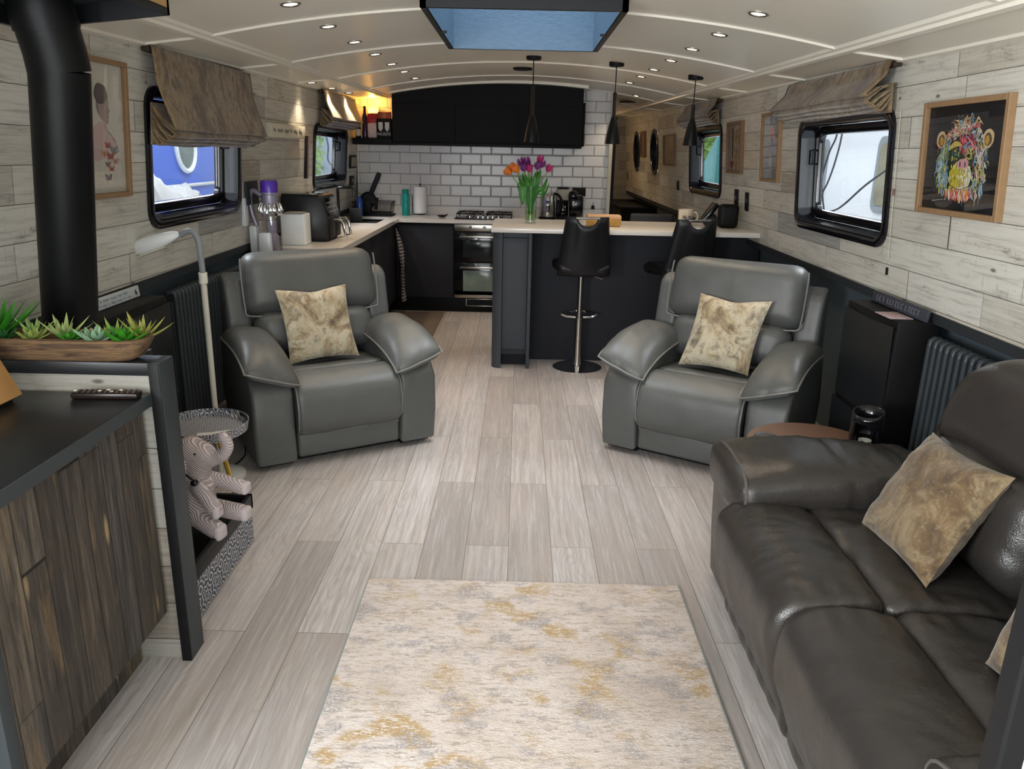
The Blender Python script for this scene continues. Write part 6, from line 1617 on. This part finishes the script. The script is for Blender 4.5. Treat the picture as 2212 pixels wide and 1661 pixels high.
# tray table
t = thing('tray_table', 'round patterned tray table on golden legs between the hearth and recliner', 'side table', (-1.295, 3.01, 0))
mb = MB(); mb.lathe([(0, .462), (.160, .462), (.172, .466), (.178, .505), (.1745, .506), (.168, .470), (0, .468)], 48, cap=False); mb.build('tray', 'tray_print', t)
for k in range(3):
    a = 2*PI*k/3+.35; MB().tube([(.045*math.cos(a), .045*math.sin(a), .462), (.10*math.cos(a), .10*math.sin(a)+.05, .012)], .011, 8).build('leg', plain('gold_leg', '#c9a545', .35, .4), t)
MB().tube([(.172*math.cos(q)*.995, .172*math.sin(q)*.995, .497) for q in [math.radians(20+4*i) for i in range(9)]], .007, 6).build('handle_slot', 'black', t)
for i, (x, y, a, lab) in enumerate(((.03, -.055, .25, 'white printed card lying on the patterned tray, left one'), (.095, -.03, .4, 'white printed card overlapping on the right of the tray'))):
    o = MB().rbox(-.038, .038, -.022, .022, 0, .0015, .0004, 1).build('card', plain('card_%d' % i, '#d6cfce', .5, var=.2, nscale=90)); o.location = (-1.295+x, 3.01+y, .469+.0018*i); o.rotation_euler = (0, 0, a); tag(o, lab, 'card', 'cards on the patterned tray')
# floor lamp
t = thing('floor_lamp', 'white magnifier floor lamp with grey gooseneck bending over by the left radiator', 'floor lamp', (-1.487, 3.60, 0))
MB().lathe([(0, 0), (.12, 0), (.12, .014), (.02, .022), (0, .022)], 32).build('base', 'white', t)
MB().tube([(0, 0, .02), (.003, 0, 1.0)], .014, 12).build('pole', plain('off_white_pole', '#c3c2b6', .4), t)
MB().tube([(.003, 0, .985), (.003, 0, 1.035)], .020, 14).build('collar', plain('off_white_collar', '#cfcec2', .4), t)
MB().tube(cat_rom([(.003, 0, 1.03), (.001, 0, 1.12), (-.004, 0, 1.185), (-.022, 0, 1.222), (-.052, 0, 1.225), (-.085, 0, 1.208)], 5, False), .014, 12).build('gooseneck', plain('grey_gooseneck', '#7e8488', .45), t)
mb = MB(); R3 = Matrix.Rotation(math.radians(-20), 3, 'Y')
softbox(mb, .128, .045, .028, .027, 16, lambda p: Vector((-.205, -.01, 1.166))+R3 @ Vector((p.x, p.y*(.30+.80*math.sin(PI*min(1, max(0, (p.x+.128)/.256))**.85)), p.z*(.35+.85*math.sin(PI*min(1, max(0, (p.x+.128)/.256))**.8))+(.010 if p.z > 0 else 0)))); mb.build('lamp_head', 'white', t, ang=80)
mb = MB(); softbox(mb, .085, .034, .004, .004, 10, lambda p: Vector((-.225, -.012, 1.126))+R3 @ Vector((p.x, p.y, p.z))); mb.build('light_panel', 'cream', t)

# ================================================================ plush elephant (one body; eye, beads and soles are its parts)
def metaball_mesh(name, els, mat, parent, res=.008):
    mbd = bpy.data.metaballs.new('tmp'); mbd.resolution = res; mbd.threshold = .12
    ob = bpy.data.objects.new('tmpm', mbd); COL.objects.link(ob)
    for (p, r_) in els:
        e = mbd.elements.new(); e.co = p; e.radius = r_*1.32; e.stiffness = 2.0
    dg = bpy.context.evaluated_depsgraph_get(); dg.update(); me = bpy.data.meshes.new_from_object(ob.evaluated_get(dg))
    bpy.data.objects.remove(ob); me.name = name
    me.materials.clear(); me.materials.append(M[mat] if isinstance(mat, str) else mat)
    me.polygons.foreach_set('use_smooth', [True]*len(me.polygons))
    o = bpy.data.objects.new(name, me); COL.objects.link(o); o.parent = parent; return o
def chain(a, b, r0, r1, n=6, bend=(0, 0, 0)):
    a, b, bd = Vector(a), Vector(b), Vector(bend)
    return [(a.lerp(b, i/(n-1))+bd*math.sin(PI*i/(n-1)), r0+(r1-r0)*i/(n-1)) for i in range(n)]
t = thing('plush_elephant', 'pink and grey corduroy plush elephant sitting on the hearth edge, trunk raised', 'soft toy', (-1.180, 2.66, .235))
cd = NT('corduroy'); x, y, z = cd.xyz(cd.coord())
sw = cd.math('SINE', cd.math('MULTIPLY', cd.math('ADD', cd.math('ADD', z, cd.math('MULTIPLY', x, .9)), cd.math('MULTIPLY', cd.noise(cd.coord(), 5, 2), .10)), 620.0))
M['cord'] = cd.fin(cd.mix(cd.ramp(sw, [(.25, 0.0), (.75, 1.0)]), '#a59899', '#cfc2c0'), .9, cd.bump(sw, .7, .003))
els = chain((-.03, 0, .05), (-.02, 0, .13), .070, .062, 4)+chain((-.02, 0, .17), (.0, 0, .245), .040, .052, 4)
els += [((-.025, 0, .272), .060), ((.02, 0, .265), .050), ((.055, 0, .258), .030)]
els += chain((.06, 0, .255), (.105, 0, .275), .026, .022, 4)+chain((.105, 0, .275), (.125, 0, .335), .022, .020, 5, (.012, 0, 0))+[((.112, 0, .348), .019)]
els += chain((.02, -.045, .155), (.085, -.055, .085), .026, .030, 6)+chain((.01, .045, .16), (.135, .05, .130), .024, .028, 7)
els += chain((.0, -.045, .03), (.085, -.055, -.005), .034, .034, 5)+chain((.0, .05, .03), (.125, .045, .025), .034, .032, 6)
ele = metaball_mesh('body', els, 'cord', t)
ele.rotation_euler = (0, 0, math.radians(-12))
pl = plain('soft_pink_sole', '#b9aeb0', .9)
for nm, (p, r_) in {'sole_left': ((.105, -.060, -.010), .030), 'sole_right': ((.150, .046, .022), .028), 'paw_left': ((.100, -.058, .072), .026), 'paw_right': ((.155, .052, .127), .024)}.items():
    mb = MB(); softbox(mb, r_*.55, r_, r_*.95, r_*.5, 8, lambda q: q+Vector(p)); o = mb.build('sole' if 'sole' in nm else 'paw_pad', pl, t); o.rotation_euler = (0, 0, math.radians(-12))
for s_ in (-1, 1):
    mb = MB(); softbox(mb, .034, .010, .045, .010, 8, lambda q: q+Vector((-.045, s_*.060, .225))); o = mb.build('ear', 'cord', t); o.rotation_euler = (0, 0, math.radians(-12))
    mb = MB(); mb.lathe([(0, -.006), (.006, 0), (0, .006)], 10, Matrix.Translation((.022, s_*.047, .288))); o = mb.build('eye', 'blackgloss', t); o.rotation_euler = (0, 0, math.radians(-12))
t2 = MB(); softbox(t2, .014, .014, .012, .012, 8, lambda q: q+Vector((-1.165, 2.575, .425))); t2.tube(cat_rom([(-1.165, 2.58, .428), (-1.20, 2.585, .455), (-1.21, 2.59, .52)], 4, False), .003, 6)
tag(t2.build('black_beads', 'blackgloss'), 'black bead on a cord hanging against the plush elephant', 'beads')
t = thing('power_cable', 'thin black cable looping on the floor behind the elephant', 'cable', (-1.30, 3.42, 0))
MB().tube(cat_rom([(-.22, .62, .004), (-.16, .45, .004), (-.17, .30, .004), (-.20, .20, .004), (-.30, .14, .004)], 6, False), .003, 6).build('cable', 'black', t)
